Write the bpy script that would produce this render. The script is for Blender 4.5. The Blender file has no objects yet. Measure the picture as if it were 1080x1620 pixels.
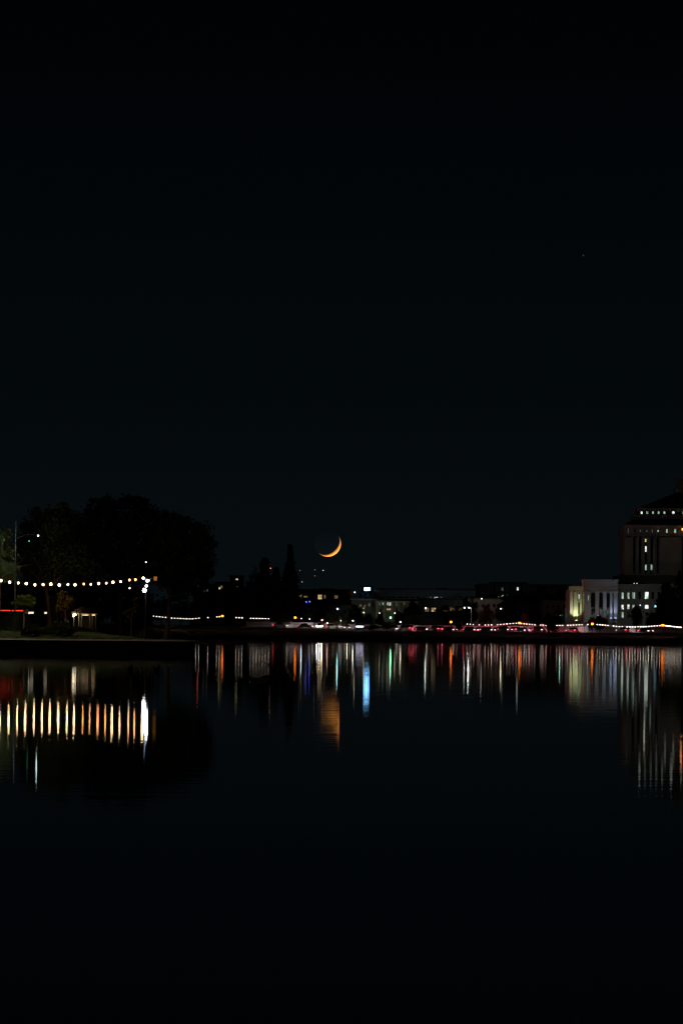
import bpy, math, random
from mathutils import Vector, Matrix, noise as mnoise
random.seed(7)
scene = bpy.context.scene
COL = scene.collection

# ------------------------------------------------------------------ camera, sky, moonlight, exposure
F = 4700.0            # focal length in pixels of the 1080x1620 photograph
HX, HY = 540.0, 1004.0  # where the optical axis meets the picture
CAM_Z = 1.53
ROLL = math.radians(0.5)
cam_d = bpy.data.cameras.new('camera')
cam = bpy.data.objects.new('camera', cam_d)
COL.objects.link(cam)
cam.location = (0, 0, CAM_Z)
cam.rotation_euler = (Matrix.Rotation(math.radians(90), 3, 'X') @ Matrix.Rotation(ROLL, 3, 'Z')).to_euler()
cam_d.sensor_width = 36
cam_d.lens = F / 1620 * 36
cam_d.shift_y = (HY - 810) / 1620
cam_d.clip_start = 0.5
cam_d.clip_end = 60000
scene.camera = cam

world = bpy.data.worlds.new('World')
scene.world = world
world.use_nodes = True
wn, wl = world.node_tree.nodes, world.node_tree.links
wn.clear()
w_out = wn.new('ShaderNodeOutputWorld')
w_bg = wn.new('ShaderNodeBackground')
w_tc = wn.new('ShaderNodeTexCoord')
w_sep = wn.new('ShaderNodeSeparateXYZ')
w_ramp = wn.new('ShaderNodeValToRGB')
w_bg.inputs['Strength'].default_value = 1.0
wl.new(w_tc.outputs['Generated'], w_sep.inputs[0])
wl.new(w_sep.outputs['Z'], w_ramp.inputs[0])
wl.new(w_ramp.outputs[0], w_bg.inputs[0])
wl.new(w_bg.outputs[0], w_out.inputs[0])
def srgb(r, g, b, k=1.0):
    f = lambda c: (c/255/12.92 if c/255 <= 0.04045 else ((c/255+0.055)/1.055)**2.4) * k
    return (f(r), f(g), f(b), 1)
cr = w_ramp.color_ramp
cr.interpolation = 'EASE'
cr.elements[0].position = 0.0
cr.elements[0].color = srgb(7.6, 12.6, 15.6)
cr.elements[1].position = 0.26
cr.elements[1].color = srgb(0.5, 1.0, 1.6)
for p, c in ((0.035, (6.6, 11.4, 14.4)), (0.09, (3.6, 8.2, 11.2)), (0.15, (2.2, 5.6, 8.2)), (0.20, (1.2, 2.6, 3.8))):
    e = cr.elements.new(p); e.color = srgb(*c)

# the sun, long below the horizon: it reaches only the moon, the ground shades everything else
sun_d = bpy.data.lights.new('sun', 'SUN')
sun_d.energy = 30.0
sun_d.angle = math.radians(0.5)
sun_d.color = (1.0, 0.35, 0.04)
sun = bpy.data.objects.new('sun', sun_d)
COL.objects.link(sun)
sun_from = Vector((0.43, 0.76, -0.49)).normalized()
sun.rotation_euler = sun_from.to_track_quat('Z', 'Y').to_euler()
sun.location = (0, 0, 60)

scene.view_settings.view_transform = 'Standard'
scene.view_settings.look = 'None'
scene.view_settings.exposure = 0
scene.view_settings.gamma = 1
cy = scene.cycles
cy.use_adaptive_sampling = False
cy.blur_glossy = 0
cy.sample_clamp_direct = 0
cy.sample_clamp_indirect = 12
cy.max_bounces = 5
cy.glossy_bounces = 3
cy.use_light_tree = True
cy.caustics_reflective = False
cy.use_denoising = True
cy.filter_width = 1.25
cy.denoising_input_passes = 'RGB_ALBEDO'

# ------------------------------------------------------------------ pixel -> place
def P(px, py, d):
    """the point at distance d that stands at that spot of the photograph"""
    u, v = px - HX, HY - py
    cr_, sr = math.cos(ROLL), math.sin(ROLL)
    return Vector(((u*cr_ - v*sr) * d/F, d, CAM_Z + (u*sr + v*cr_) * d/F))

# ------------------------------------------------------------------ materials
MATS = {}
def new_mat(name):
    m = bpy.data.materials.new(name); m.use_nodes = True
    m.node_tree.nodes.clear()
    return m, m.node_tree.nodes, m.node_tree.links
def mat(name, col, rough=0.8, var=0.25, scale=1.5, metal=0.0, col2=None, bump=0.0, stretch=(1, 1, 1)):
    if name in MATS: return MATS[name]
    m, n, l = new_mat(name)
    o = n.new('ShaderNodeOutputMaterial'); b = n.new('ShaderNodeBsdfPrincipled')
    tc = n.new('ShaderNodeTexCoord'); mp = n.new('ShaderNodeMapping')
    nz = n.new('ShaderNodeTexNoise'); r = n.new('ShaderNodeValToRGB')
    mp.inputs['Scale'].default_value = stretch
    nz.inputs['Scale'].default_value = scale; nz.inputs['Detail'].default_value = 6
    c2 = col2 or tuple(c*(1-var) for c in col)
    c1 = tuple(min(1, c*(1+var)) for c in col)
    r.color_ramp.elements[0].position = 0.32; r.color_ramp.elements[1].position = 0.68
    r.color_ramp.elements[0].color = (*c2, 1); r.color_ramp.elements[1].color = (*c1, 1)
    l.new(tc.outputs['Object'], mp.inputs[0]); l.new(mp.outputs[0], nz.inputs['Vector'])
    l.new(nz.outputs['Fac'], r.inputs[0]); l.new(r.outputs[0], b.inputs['Base Color'])
    b.inputs['Roughness'].default_value = rough; b.inputs['Metallic'].default_value = metal
    if bump:
        bp = n.new('ShaderNodeBump'); bp.inputs['Strength'].default_value = bump; bp.inputs['Distance'].default_value = 0.05
        l.new(nz.outputs['Fac'], bp.inputs['Height']); l.new(bp.outputs[0], b.inputs['Normal'])
    l.new(b.outputs[0], o.inputs[0])
    MATS[name] = m
    return m
def glow(name, col, strength, var=0.0, scale=3.0, sample=True):
    """something that gives off light: a lamp, a lit window, a screen"""
    if name in MATS: return MATS[name]
    m, n, l = new_mat(name)
    o = n.new('ShaderNodeOutputMaterial'); e = n.new('ShaderNodeEmission')
    e.inputs['Color'].default_value = (*col, 1); e.inputs['Strength'].default_value = strength
    if var:
        tc = n.new('ShaderNodeTexCoord'); nz = n.new('ShaderNodeTexNoise'); mr = n.new('ShaderNodeMapRange')
        nz.inputs['Scale'].default_value = scale; nz.inputs['Detail'].default_value = 3
        mr.inputs['From Min'].default_value = 0.35; mr.inputs['From Max'].default_value = 0.65
        mr.inputs['To Min'].default_value = strength*(1-var); mr.inputs['To Max'].default_value = strength*(1+var*0.6)
        oi = n.new('ShaderNodeObjectInfo'); ad = n.new('ShaderNodeVectorMath'); ad.operation = 'ADD'
        l.new(tc.outputs['Object'], ad.inputs[0]); l.new(oi.outputs['Location'], ad.inputs[1])
        l.new(ad.outputs[0], nz.inputs['Vector'])
        l.new(nz.outputs['Fac'], mr.inputs['Value']); l.new(mr.outputs[0], e.inputs['Strength'])
    l.new(e.outputs[0], o.inputs[0])
    if not sample: m.cycles.emission_sampling = 'NONE'
    MATS[name] = m
    return m
def leaf_mat(name, col, col2):
    if name in MATS: return MATS[name]
    m, n, l = new_mat(name)
    o = n.new('ShaderNodeOutputMaterial'); d = n.new('ShaderNodeBsdfDiffuse'); t = n.new('ShaderNodeBsdfTranslucent')
    mx = n.new('ShaderNodeMixShader'); mx.inputs[0].default_value = 0.3
    tc = n.new('ShaderNodeTexCoord'); nz = n.new('ShaderNodeTexNoise'); r = n.new('ShaderNodeValToRGB')
    nz.inputs['Scale'].default_value = 0.9; nz.inputs['Detail'].default_value = 8
    r.color_ramp.elements[0].position = 0.35; r.color_ramp.elements[1].position = 0.65
    r.color_ramp.elements[0].color = (*col2, 1); r.color_ramp.elements[1].color = (*col, 1)
    l.new(tc.outputs['Object'], nz.inputs['Vector']); l.new(nz.outputs['Fac'], r.inputs[0])
    l.new(r.outputs[0], d.inputs[0]); l.new(r.outputs[0], t.inputs[0])
    l.new(d.outputs[0], mx.inputs[1]); l.new(t.outputs[0], mx.inputs[2]); l.new(mx.outputs[0], o.inputs[0])
    MATS[name] = m
    return m

def water_mat():
    m, n, l = new_mat('lake_water')
    o = n.new('ShaderNodeOutputMaterial')
    g = n.new('ShaderNodeBsdfAnisotropic'); g.distribution = 'BECKMANN'
    g.inputs['Color'].default_value = (0.92, 0.95, 0.97, 1)
    d = n.new('ShaderNodeBsdfDiffuse'); d.inputs['Color'].default_value = (0.006, 0.009, 0.008, 1)
    fr = n.new('ShaderNodeFresnel'); fr.inputs['IOR'].default_value = 1.33
    mx = n.new('ShaderNodeMixShader')
    tc = n.new('ShaderNodeTexCoord')
    g.inputs['Roughness'].default_value = 0.042
    # calm and ruffled patches tens of metres across
    mp0 = n.new('ShaderNodeMapping'); mp0.inputs['Scale'].default_value = (0.4, 1, 1)
    patch = n.new('ShaderNodeTexNoise'); patch.inputs['Scale'].default_value = 0.03; patch.inputs['Detail'].default_value = 4
    mr = n.new('ShaderNodeMapRange')
    mr.inputs['From Min'].default_value = 0.38; mr.inputs['From Max'].default_value = 0.66
    mr.inputs['To Min'].default_value = 0.0018; mr.inputs['To Max'].default_value = 0.0030
    l.new(tc.outputs['Object'], mp0.inputs[0]); l.new(mp0.outputs[0], patch.inputs['Vector']); l.new(patch.outputs['Fac'], mr.inputs['Value'])
    # two trains of low ripples rolling towards the viewer, crests wandering a little
    mp = n.new('ShaderNodeMapping'); mp.inputs['Scale'].default_value = (0.22, 0.5, 1.0)
    sw = n.new('ShaderNodeTexNoise'); sw.inputs['Scale'].default_value = 1.0; sw.inputs['Detail'].default_value = 3
    l.new(tc.outputs['Object'], mp.inputs[0]); l.new(mp.outputs[0], sw.inputs['Vector'])
    sep = n.new('ShaderNodeSeparateXYZ'); l.new(tc.outputs['Object'], sep.inputs[0])
    def M(op, a, b=None, c=None):
        k = n.new('ShaderNodeMath'); k.operation = op
        for i, q in enumerate((a, b, c)):
            if q is None: continue
            if isinstance(q, (int, float)): k.inputs[i].default_value = q
            else: l.new(q, k.inputs[i])
        return k.outputs[0]
    w = sw.outputs['Fac']
    s1 = M('SINE', M('ADD', M('MULTIPLY', sep.outputs['Y'], 9.7), M('MULTIPLY', w, 34.0)))
    s2 = M('SINE', M('ADD', M('MULTIPLY', sep.outputs['Y'], 15.9), M('ADD', M('MULTIPLY', sep.outputs['X'], 1.3), M('MULTIPLY', w, -27.0))))
    calm = n.new('ShaderNodeMapRange'); calm.inputs['From Min'].default_value = 55; calm.inputs['From Max'].default_value = 140; calm.inputs['To Min'].default_value = 0.8; calm.inputs['To Max'].default_value = 1.05
    l.new(sep.outputs['Y'], calm.inputs['Value'])
    slope = M('MULTIPLY', calm.outputs[0], M('MULTIPLY', M('ADD', M('MULTIPLY', s1, 0.62), M('MULTIPLY', s2, 0.45)), mr.outputs[0]))
    cmb = n.new('ShaderNodeCombineXYZ'); cmb.inputs[0].default_value = 0; cmb.inputs[2].default_value = 1
    l.new(slope, cmb.inputs[1])
    nm = n.new('ShaderNodeVectorMath'); nm.operation = 'NORMALIZE'
    l.new(cmb.outputs[0], nm.inputs[0]); l.new(nm.outputs[0], g.inputs['Normal'])
    l.new(fr.outputs[0], mx.inputs[0]); l.new(d.outputs[0], mx.inputs[1]); l.new(g.outputs[0], mx.inputs[2])
    l.new(mx.outputs[0], o.inputs[0])
    return m

stone = mat('pale_stone', (0.42, 0.40, 0.34), 0.8, 0.12, 0.3)
concrete = mat('concrete', (0.30, 0.28, 0.25), 0.85, 0.3, 0.5)
dark_concrete = mat('dark_concrete', (0.10, 0.095, 0.09), 0.9, 0.3, 0.4)
brown_wall = mat('brown_stucco', (0.20, 0.14, 0.09), 0.9, 0.2, 0.3)
grey_wall = mat('grey_stucco', (0.22, 0.24, 0.25), 0.85, 0.2, 0.3)
dark_wall = mat('dark_cladding', (0.07, 0.075, 0.08), 0.8, 0.2, 0.3)
roof_dark = mat('dark_roofing', (0.035, 0.033, 0.03), 0.9, 0.3, 0.6)
white_paint = mat('white_paint', (0.72, 0.71, 0.67), 0.5, 0.08, 0.5)
black_metal = mat('black_metal', (0.03, 0.03, 0.032), 0.45, 0.2, 3, 0.3)
grey_metal = mat('galvanised_metal', (0.35, 0.36, 0.37), 0.45, 0.15, 3, 0.6)
rubber = mat('rubber', (0.02, 0.02, 0.02), 0.9, 0.2, 5)
cable_m = mat('black_cable', (0.02, 0.02, 0.02), 0.7, 0.1, 5)
dark_glass = mat('dark_glass', (0.012, 0.015, 0.018), 0.12, 0.2, 1)
asphalt = mat('asphalt', (0.05, 0.05, 0.05), 0.85, 0.25, 0.8, bump=0.1)
line_paint = mat('road_paint', (0.7, 0.7, 0.66), 0.7, 0.15, 1.0)
path_m = mat('reddish_path', (0.24, 0.16, 0.12), 0.9, 0.2, 0.5)
earth = mat('bank_earth', (0.085, 0.055, 0.035), 0.95, 0.35, 0.15, col2=(0.04, 0.035, 0.018))
turf = mat('short_turf', (0.045, 0.062, 0.018), 0.95, 0.3, 0.35, col2=(0.022, 0.035, 0.012), bump=0.3)
bark = mat('bark', (0.16, 0.11, 0.08), 0.95, 0.35, 4, bump=0.5, stretch=(1, 1, 0.2))
quay = mat('weathered_quay_stone', (0.10, 0.085, 0.07), 0.9, 0.4, 0.8, bump=0.4)
cap_m = mat('quay_cap_stone', (0.30, 0.25, 0.18), 0.85, 0.25, 0.9)
leaf_dark = leaf_mat('dark_leaves', (0.08, 0.09, 0.035), (0.035, 0.045, 0.02))
leaf_fir = leaf_mat('conifer_needles', (0.022, 0.035, 0.018), (0.012, 0.02, 0.012))
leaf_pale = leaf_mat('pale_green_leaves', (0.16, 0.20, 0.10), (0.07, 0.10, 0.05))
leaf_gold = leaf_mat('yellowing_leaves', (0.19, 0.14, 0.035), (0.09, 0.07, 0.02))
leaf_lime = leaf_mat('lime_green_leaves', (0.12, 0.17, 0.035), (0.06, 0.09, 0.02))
leaf_red = leaf_mat('bronze_leaves', (0.10, 0.045, 0.02), (0.05, 0.025, 0.012))
feather = mat('duck_feathers', (0.035, 0.025, 0.018), 0.8, 0.3, 12)

# ------------------------------------------------------------------ mesh helpers
class MB:
    def __init__(s): s.v, s.f, s.mi = [], [], []
    def add(s, vs, fs, mi=0):
        b = len(s.v); s.v += [tuple(x) for x in vs]
        s.f += [tuple(b+i for i in f) for f in fs]; s.mi += [mi]*len(fs)
    def box(s, x0, x1, y0, y1, z0, z1, mi=0):
        s.add([(x0,y0,z0),(x1,y0,z0),(x1,y1,z0),(x0,y1,z0),(x0,y0,z1),(x1,y0,z1),(x1,y1,z1),(x0,y1,z1)],
              [(3,2,1,0),(4,5,6,7),(0,1,5,4),(1,2,6,5),(2,3,7,6),(3,0,4,7)], mi)
    def cyl(s, c, r0, r1, h, n=10, mi=0, axis='z'):
        vs = []
        for k, (r, t) in enumerate(((r0, 0), (r1, h))):
            for i in range(n):
                a = 2*math.pi*i/n; p, q = r*math.cos(a), r*math.sin(a)
                if axis == 'z': vs.append((c[0]+p, c[1]+q, c[2]+t))
                elif axis == 'y': vs.append((c[0]+p, c[1]+t, c[2]-q))
                else: vs.append((c[0]+t, c[1]+p, c[2]+q))
        fs = [(i, (i+1)%n, n+(i+1)%n, n+i) for i in range(n)]
        fs += [tuple(reversed(range(n))), tuple(range(n, 2*n))]
        s.add(vs, fs, mi)
    def tube(s, pts, rad, n=6, mi=0):
        pts = [Vector(p) for p in pts]
        rs = rad if isinstance(rad, (list, tuple)) else [rad]*len(pts)
        vs = []
        for i, p in enumerate(pts):
            t = (pts[min(i+1, len(pts)-1)] - pts[max(i-1, 0)]).normalized()
            a = t.cross(Vector((0, 1, 0.01)))
            if a.length < 0.05: a = t.cross(Vector((1, 0, 0)))
            a.normalize(); b = t.cross(a)
            for k in range(n):
                w = 2*math.pi*k/n
                vs.append(p + (a*math.cos(w) + b*math.sin(w))*rs[i])
        fs = []
        for i in range(len(pts)-1):
            for k in range(n):
                fs.append((i*n+k, i*n+(k+1)%n, (i+1)*n+(k+1)%n, (i+1)*n+k))
        fs += [tuple(range(n)), tuple(reversed(range((len(pts)-1)*n, len(pts)*n)))]
        s.add(vs, fs, mi)
    def ball(s, c, r, n=10, m=7, mi=0, sq=(1, 1, 1)):
        vs = [(c[0], c[1], c[2]+r*sq[2])]
        for j in range(1, m):
            ph = math.pi*j/m
            for i in range(n):
                a = 2*math.pi*i/n
                vs.append((c[0]+r*sq[0]*math.sin(ph)*math.cos(a), c[1]+r*sq[1]*math.sin(ph)*math.sin(a), c[2]+r*sq[2]*math.cos(ph)))
        vs.append((c[0], c[1], c[2]-r*sq[2]))
        fs = [(0, 1+i, 1+(i+1)%n) for i in range(n)]
        for j in range(m-2):
            for i in range(n):
                a, b = 1+j*n+i, 1+j*n+(i+1)%n
                fs.append((a, a+n, b+n, b))
        L = len(vs)-1
        fs += [(L, 1+(m-2)*n+(i+1)%n, 1+(m-2)*n+i) for i in range(n)]
        s.add(vs, fs, mi)
    def card(s, c, size, mi=0, up=None):
        a = Vector((random.gauss(0,1), random.gauss(0,1), random.gauss(0,1))).normalized()
        b = a.cross(Vector((random.gauss(0,1), random.gauss(0,1), random.gauss(0,1)))).normalized()
        w, h = size*random.uniform(.35,.6), size*random.uniform(.6, 1.0)
        c = Vector(c)
        s.add([c-a*h, c+b*w*0.9-a*h*0.1, c+a*h, c-b*w*0.9+a*h*0.15], [(0,1,2,3)], mi)
    def prism_y(s, prof, y0, y1, mi=0):
        n = len(prof)
        vs = [(x, y0, z) for x, z in prof] + [(x, y1, z) for x, z in prof]
        fs = [tuple(range(n)), tuple(reversed(range(n, 2*n)))] + [((i+1)%n, i, n+i, n+(i+1)%n) for i in range(n)]
        s.add(vs, fs, mi)
    def build(s, name, material, parent=None, origin=None, smooth=False):
        me = bpy.data.meshes.new(name)
        o0 = Vector(origin) if origin else Vector((0, 0, 0))
        me.from_pydata([tuple(Vector(v)-o0) for v in s.v], [], s.f)
        for m in (material if isinstance(material, (list, tuple)) else [material]): me.materials.append(m)
        if any(s.mi): me.polygons.foreach_set('material_index', s.mi)
        if smooth: me.polygons.foreach_set('use_smooth', [True]*len(me.polygons))
        me.update()
        o = bpy.data.objects.new(name, me); COL.objects.link(o)
        if parent: o.parent = parent
        elif origin: o.location = o0
        return o

def tag(o, label=None, cat=None, group=None, kind=None):
    if label: o['label'] = label
    if cat: o['category'] = cat
    if group: o['group'] = group
    if kind: o['kind'] = kind
    return o
def thing(name, label, cat, loc=(0, 0, 0), rz=0.0, group=None):
    o = bpy.data.objects.new(name, None); COL.objects.link(o)
    o.location = loc; o.rotation_euler = (0, 0, rz)
    o.empty_display_size = 0.2
    return tag(o, label, cat, group)
KIDS = {}
def copy_tree(o, label=None, loc=None, rz=None, scale=None, group=None, parent=None):
    c = o.copy(); COL.objects.link(c)
    if parent: c.parent = parent
    if label: c['label'] = label
    if group: c['group'] = group
    if loc is not None: c.location = loc
    if rz is not None: c.rotation_euler = (0, 0, rz)
    if scale is not None: c.scale = scale
    for ch in [k for k in bpy.data.objects if k.parent == o]: copy_tree(ch, parent=c)
    return c
def lamp_light(parent, loc, power, col, r=0.12, spot=None, aim=None, blend=0.6):
    d = bpy.data.lights.new('lamp_glow', 'SPOT' if spot else 'POINT')
    d.energy = power; d.color = col; d.shadow_soft_size = r
    if spot: d.spot_size = math.radians(spot); d.spot_blend = blend
    o = bpy.data.objects.new('lamp_glow', d); COL.objects.link(o)
    o.parent = parent; o.location = loc
    if aim: o.rotation_euler = (-Vector(aim)).to_track_quat('Z', 'Y').to_euler()
    return o

# ------------------------------------------------------------------ the lie of the land
def interp(t, x):
    if x <= t[0][0]: return t[0][1]
    for (a, va), (b, vb) in zip(t, t[1:]):
        if x <= b: return va + (vb-va)*(x-a)/(b-a)
    return t[-1][1]
SHORE = [(-3000, 900), (-45, 895), (-5, 893), (5, 888), (50, 842), (89, 775), (140, 660), (260, 430), (420, 150), (3000, -2500)]
def D(x): return interp(SHORE, x)
def SL(x): return interp([(-10, 1), (25, 1.35), (70, 1.9), (200, 2.1), (3000, 1.4)], x)
PROF = [(-6, -1.6), (-0.4, -1.5), (0, 0.62), (0.5, 0.66), (3, 1.15), (10, 1.95), (14.5, 1.95), (22, 2.5), (24.9, 2.66), (39.1, 2.66), (43.5, 2.8), (60, 3.0), (90, 3.2), (8000, 3.4)]
def HF(x): return interp([(-18, 1.32), (0, 1.18), (12, 1.0)], x)
def gz(x, y):
    k = (y - D(x))/SL(x)
    z = interp(PROF, k)
    return z*HF(x) if z > 0 else z
def at_bank(px, k):
    """place seen in picture column px, k metres inland of the far shore"""
    lo, hi = 300, 1400
    for _ in range(50):
        d = (lo+hi)/2; x = (px-HX)/F*d
        if (d - D(x))/SL(x) < k: lo = d
        else: hi = d
    return x, d

# ground of the far shore, one sheet out to the horizon
b = MB()
xs = [-7000, -3000, -1200, -500, -250, -150] + [i*5.0 for i in range(-24, 36)] + [185, 200, 230, 260, 300, 360, 420, 700, 1500, 3000]
ks = [-6, -0.4, 0, 0.5, 3, 6, 10, 14.5, 18, 22, 24.9, 32, 39.1, 43.5, 50, 60, 75, 90, 130, 200, 300, 450, 700, 1500, 3500, 7000]
for x in xs:
    for k in ks:
        z = interp(PROF, k); z = z*HF(x) if z > 0 else z
        w = mnoise.noise(Vector((x*0.05, k*0.1, 3)))*0.12 if 0.5 < k < 24 and k not in (10, 14.5) else 0
        b.add([(x, D(x)+k*(SL(x) if k <= 100 else 1), z+w)], [])
for i in range(len(xs)-1):
    for j in range(len(ks)-1):
        a = i*len(ks)+j
        b.f.append((a, a+len(ks), a+len(ks)+1, a+1)); b.mi.append(0)
g = b.build('ground', earth); tag(g, kind='structure')
b = MB(); b.add([(-9000, -3000, -1.7), (9000, -3000, -1.7), (9000, 9000, -1.7), (-9000, 9000, -1.7)], [(0, 1, 2, 3)])
tag(b.build('lake_bed', earth), kind='structure')
b = MB(); b.add([(-3000, -300, 0), (3000, -300, 0), (3000, 1400, 0), (-3000, 1400, 0)], [(0, 1, 2, 3)])
tag(b.build('lake_water', water_mat()), kind='structure')

def ribbon(name, k0, k1, material, lift, x0=-400, x1=300, thick=0.0, kind='structure', **tg):
    b = MB(); xx = []; x = x0
    while x <= x1: xx.append(x); x += 5
    for x in xx:
        for k in (k0, k1):
            y = D(x)+k*SL(x); b.v.append((x, y, gz(x, y)+lift))
    n = len(xx)
    for i in range(n-1): b.f.append((2*i, 2*i+2, 2*i+3, 2*i+1)); b.mi.append(0)
    if thick:
        for x in xx:
            for k in (k0, k1):
                y = D(x)+k*SL(x); b.v.append((x, y, gz(x, y)+lift-thick))
        o = 2*n
        for i in range(n-1):
            b.f.append((2*i, o+2*i, o+2*i+2, 2*i+2)); b.mi.append(0)
            b.f.append((2*i+1, 2*i+3, o+2*i+3, o+2*i+1)); b.mi.append(0)
    o = b.build(name, material)
    tag(o, kind=kind, **tg)
    return o
ribbon('lakeside_path', 10.2, 14.3, path_m, 0.02)
ribbon('road', 25.2, 38.8, asphalt, 0.02)
ribbon('road_marking', 31.9, 32.05, line_paint, 0.027)
ribbon('road_marking', 26.0, 26.15, line_paint, 0.027)
ribbon('kerb', 24.9, 25.2, concrete, 0.14, thick=0.3)
ribbon('kerb', 38.8, 39.1, concrete, 0.14, thick=0.3)
ribbon('pavement', 39.1, 43.0, concrete, 0.14, thick=0.3)
q = ribbon('lake_wall', 0.0, 0.6, quay, 0.16, thick=1.7, kind=None)
tag(q, 'long low stone wall along the water at the foot of the far bank', 'wall')

# slipway path running down the far bank on the left
b = MB()
A, B_ = P(236, 993, 912), P(296, 1010, 896)
for t in [i/8 for i in range(9)]:
    x = A.x + (B_.x-A.x)*t; y = D(x) + 20*(1-t) + 0.8
    for dx in (-2.0, 2.0): b.v.append((x+dx, y, gz(x, y)+0.05))
for i in range(8): b.f.append((2*i, 2*i+1, 2*i+3, 2*i+2)); b.mi.append(0)
tag(b.build('path', path_m), kind='structure')

# ------------------------------------------------------------------ the near promontory on the left
FRONT = 228.0
BACK = [(-200, 470), (-120, 470), (-60, 430), (-30, 340), (-22, 290), (-18, 262), (-15.3, 245), (-13.4, 234), (-11.9, 230.0), (-11.35, 229.2)]
def yb(x): return interp(BACK, x)
EDGE = [Vector((-200, FRONT)), Vector((-11.35, FRONT))] + [Vector(p) for p in reversed(BACK)]
def edge_dist(x, y):
    p = Vector((x, y)); best = 1e9
    for a, c in zip(EDGE, EDGE[1:]):
        t = max(0, min(1, (p-a).dot(c-a)/max(1e-9, (c-a).length_squared)))
        best = min(best, (a+(c-a)*t - p).length)
    return best
def sm(t): t = max(0, min(1, t)); return t*t*(3-2*t)
def pz(x, y):
    e = edge_dist(x, y)
    return 0.93 + 0.75*sm(e/9) + 0.75*sm((e-8)/22)
b = MB()
px_ = [-200, -170, -140, -120, -100, -90] + [-80+2*i for i in range(30)] + [-20, -19, -18, -17, -16, -15, -14, -13, -12.4, -11.9, -11.6, -11.36]
ts = [0, .003, .008, .015, .025, .04, .055, .075, .1, .13, .17, .22, .28, .35, .45, .55, .7, .85, .95, 1]
for x in px_:
    for t in ts:
        y = FRONT + (yb(x)-FRONT)*t
        e = edge_dist(x, y)
        b.v.append((x, y, pz(x, y) + (mnoise.noise(Vector((x*0.3, y*0.3, 0)))*0.1 if e > 1 else 0)))
n = len(ts)
for i in range(len(px_)-1):
    for j in range(n-1):
        a = i*n+j; b.f.append((a, a+n, a+n+1, a+1)); b.mi.append(0)
g2 = b.build('near_ground', turf, smooth=True); tag(g2, kind='structure')

wall = thing('lake_wall', 'dark stone wall with a pale cap holding up the near grassy bank', 'wall', (-11, FRONT, 0))
wb, wc = MB(), MB()
line = [Vector((-200, FRONT)), Vector((-120, FRONT)), Vector((-60, FRONT)), Vector((-30, FRONT)), Vector((-11.9, FRONT))]
for i in range(1, 6):
    a = math.radians(-90 + 36*i*0.9); line.append(Vector((-11.9 + 0.55*math.cos(a), FRONT+0.75+0.75*math.sin(a))))
line += [Vector(p) for p in reversed(BACK[:-1])]
def offset_line(ln, off):
    out = []
    for i, p in enumerate(ln):
        t = (ln[min(i+1, len(ln)-1)]-ln[max(i-1, 0)]).normalized()
        out.append(p + Vector((t.y, -t.x))*off)
    return out
def wall_loft(mb, ln, off0, off1, z0, z1):
    o, i_ = offset_line(ln, off0), offset_line(ln, off1)
    base = len(mb.v)
    for p, q in zip(o, i_):
        mb.v += [(p.x, p.y, z0), (p.x, p.y, z1), (q.x, q.y, z1), (q.x, q.y, z0)]
    for k in range(len(ln)-1):
        for s in range(4):
            a, c = base+4*k+s, base+4*k+(s+1)%4
            mb.f.append((a, a+4, c+4, c)); mb.mi.append(0)
    mb.f += [(base, base+1, base+2, base+3)]; mb.mi.append(0)
wall_loft(wb, line, 0.12, -0.35, -1.65, 0.86)
wall_loft(wc, line, 0.20, -0.40, 0.862, 0.90)
o_, i_ = offset_line(line, 0.20), offset_line(line, -0.02); k_ = offset_line(line, -0.40)
base = len(wc.v)
for p, q, w in zip(o_, i_, k_): wc.v += [(p.x, p.y, 0.9012), (q.x, q.y, 1.02), (w.x, w.y, 1.02)]
for k in range(len(line)-1):
    a = base+3*k; wc.f += [(a, a+3, a+4, a+1), (a+1, a+4, a+5, a+2)]; wc.mi += [0, 0]
wb.build('wall_face', quay, wall, wall.location); wc.build('cap_stones', cap_m, wall, wall.location)

b = MB()
for i in range(9000):
    x = random.uniform(-34, -12); y = FRONT + random.expovariate(0.12) + 0.5
    if y > yb(x)-0.6: continue
    z = pz(x, y); h = random.uniform(.06, .2); a = random.uniform(0, 3.14); w = 0.02
    dx, dy = math.cos(a)*w, math.sin(a)*w; lx, ly = random.gauss(0, .04), random.gauss(0, .04)
    b.add([(x-dx, y-dy, z-.01), (x+dx, y+dy, z-.01), (x+lx, y+ly, z+h)], [(0, 1, 2)])
tag(b.build('grass', leaf_lime), 'short tufts of grass all over the near bank', 'grass', kind='stuff')

# ------------------------------------------------------------------ the moon
mc = P(518.2, 859.8, 12000)
MR = 20.8*12000/F
b = MB(); b.ball((0, 0, 0), MR, 96, 64)
def moon_mat():
    m, n, l = new_mat('moon_rock')   # the night air in front of the moon glows as the sky does: its light adds to the sky's
    o = n.new('ShaderNodeOutputMaterial'); d = n.new('ShaderNodeBsdfDiffuse'); t = n.new('ShaderNodeBsdfTransparent')
    ad = n.new('ShaderNodeAddShader'); mx = n.new('ShaderNodeMixShader'); ge = n.new('ShaderNodeNewGeometry')
    nz = n.new('ShaderNodeTexNoise'); nz.inputs['Scale'].default_value = 0.05; nz.inputs['Detail'].default_value = 5
    rp = n.new('ShaderNodeValToRGB'); rp.color_ramp.elements[0].color = (.35, .35, .35, 1); rp.color_ramp.elements[1].color = (.75, .75, .75, 1)
    tc = n.new('ShaderNodeTexCoord'); l.new(tc.outputs['Object'], nz.inputs['Vector']); l.new(nz.outputs['Fac'], rp.inputs[0]); l.new(rp.outputs[0], d.inputs[0])
    l.new(d.outputs[0], ad.inputs[0]); l.new(t.outputs[0], ad.inputs[1])
    l.new(ge.outputs['Backfacing'], mx.inputs[0]); l.new(ad.outputs[0], mx.inputs[1]); l.new(t.outputs[0], mx.inputs[2]); l.new(mx.outputs[0], o.inputs[0])
    return m
moon = b.build('moon', moon_mat(), smooth=True)
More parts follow.
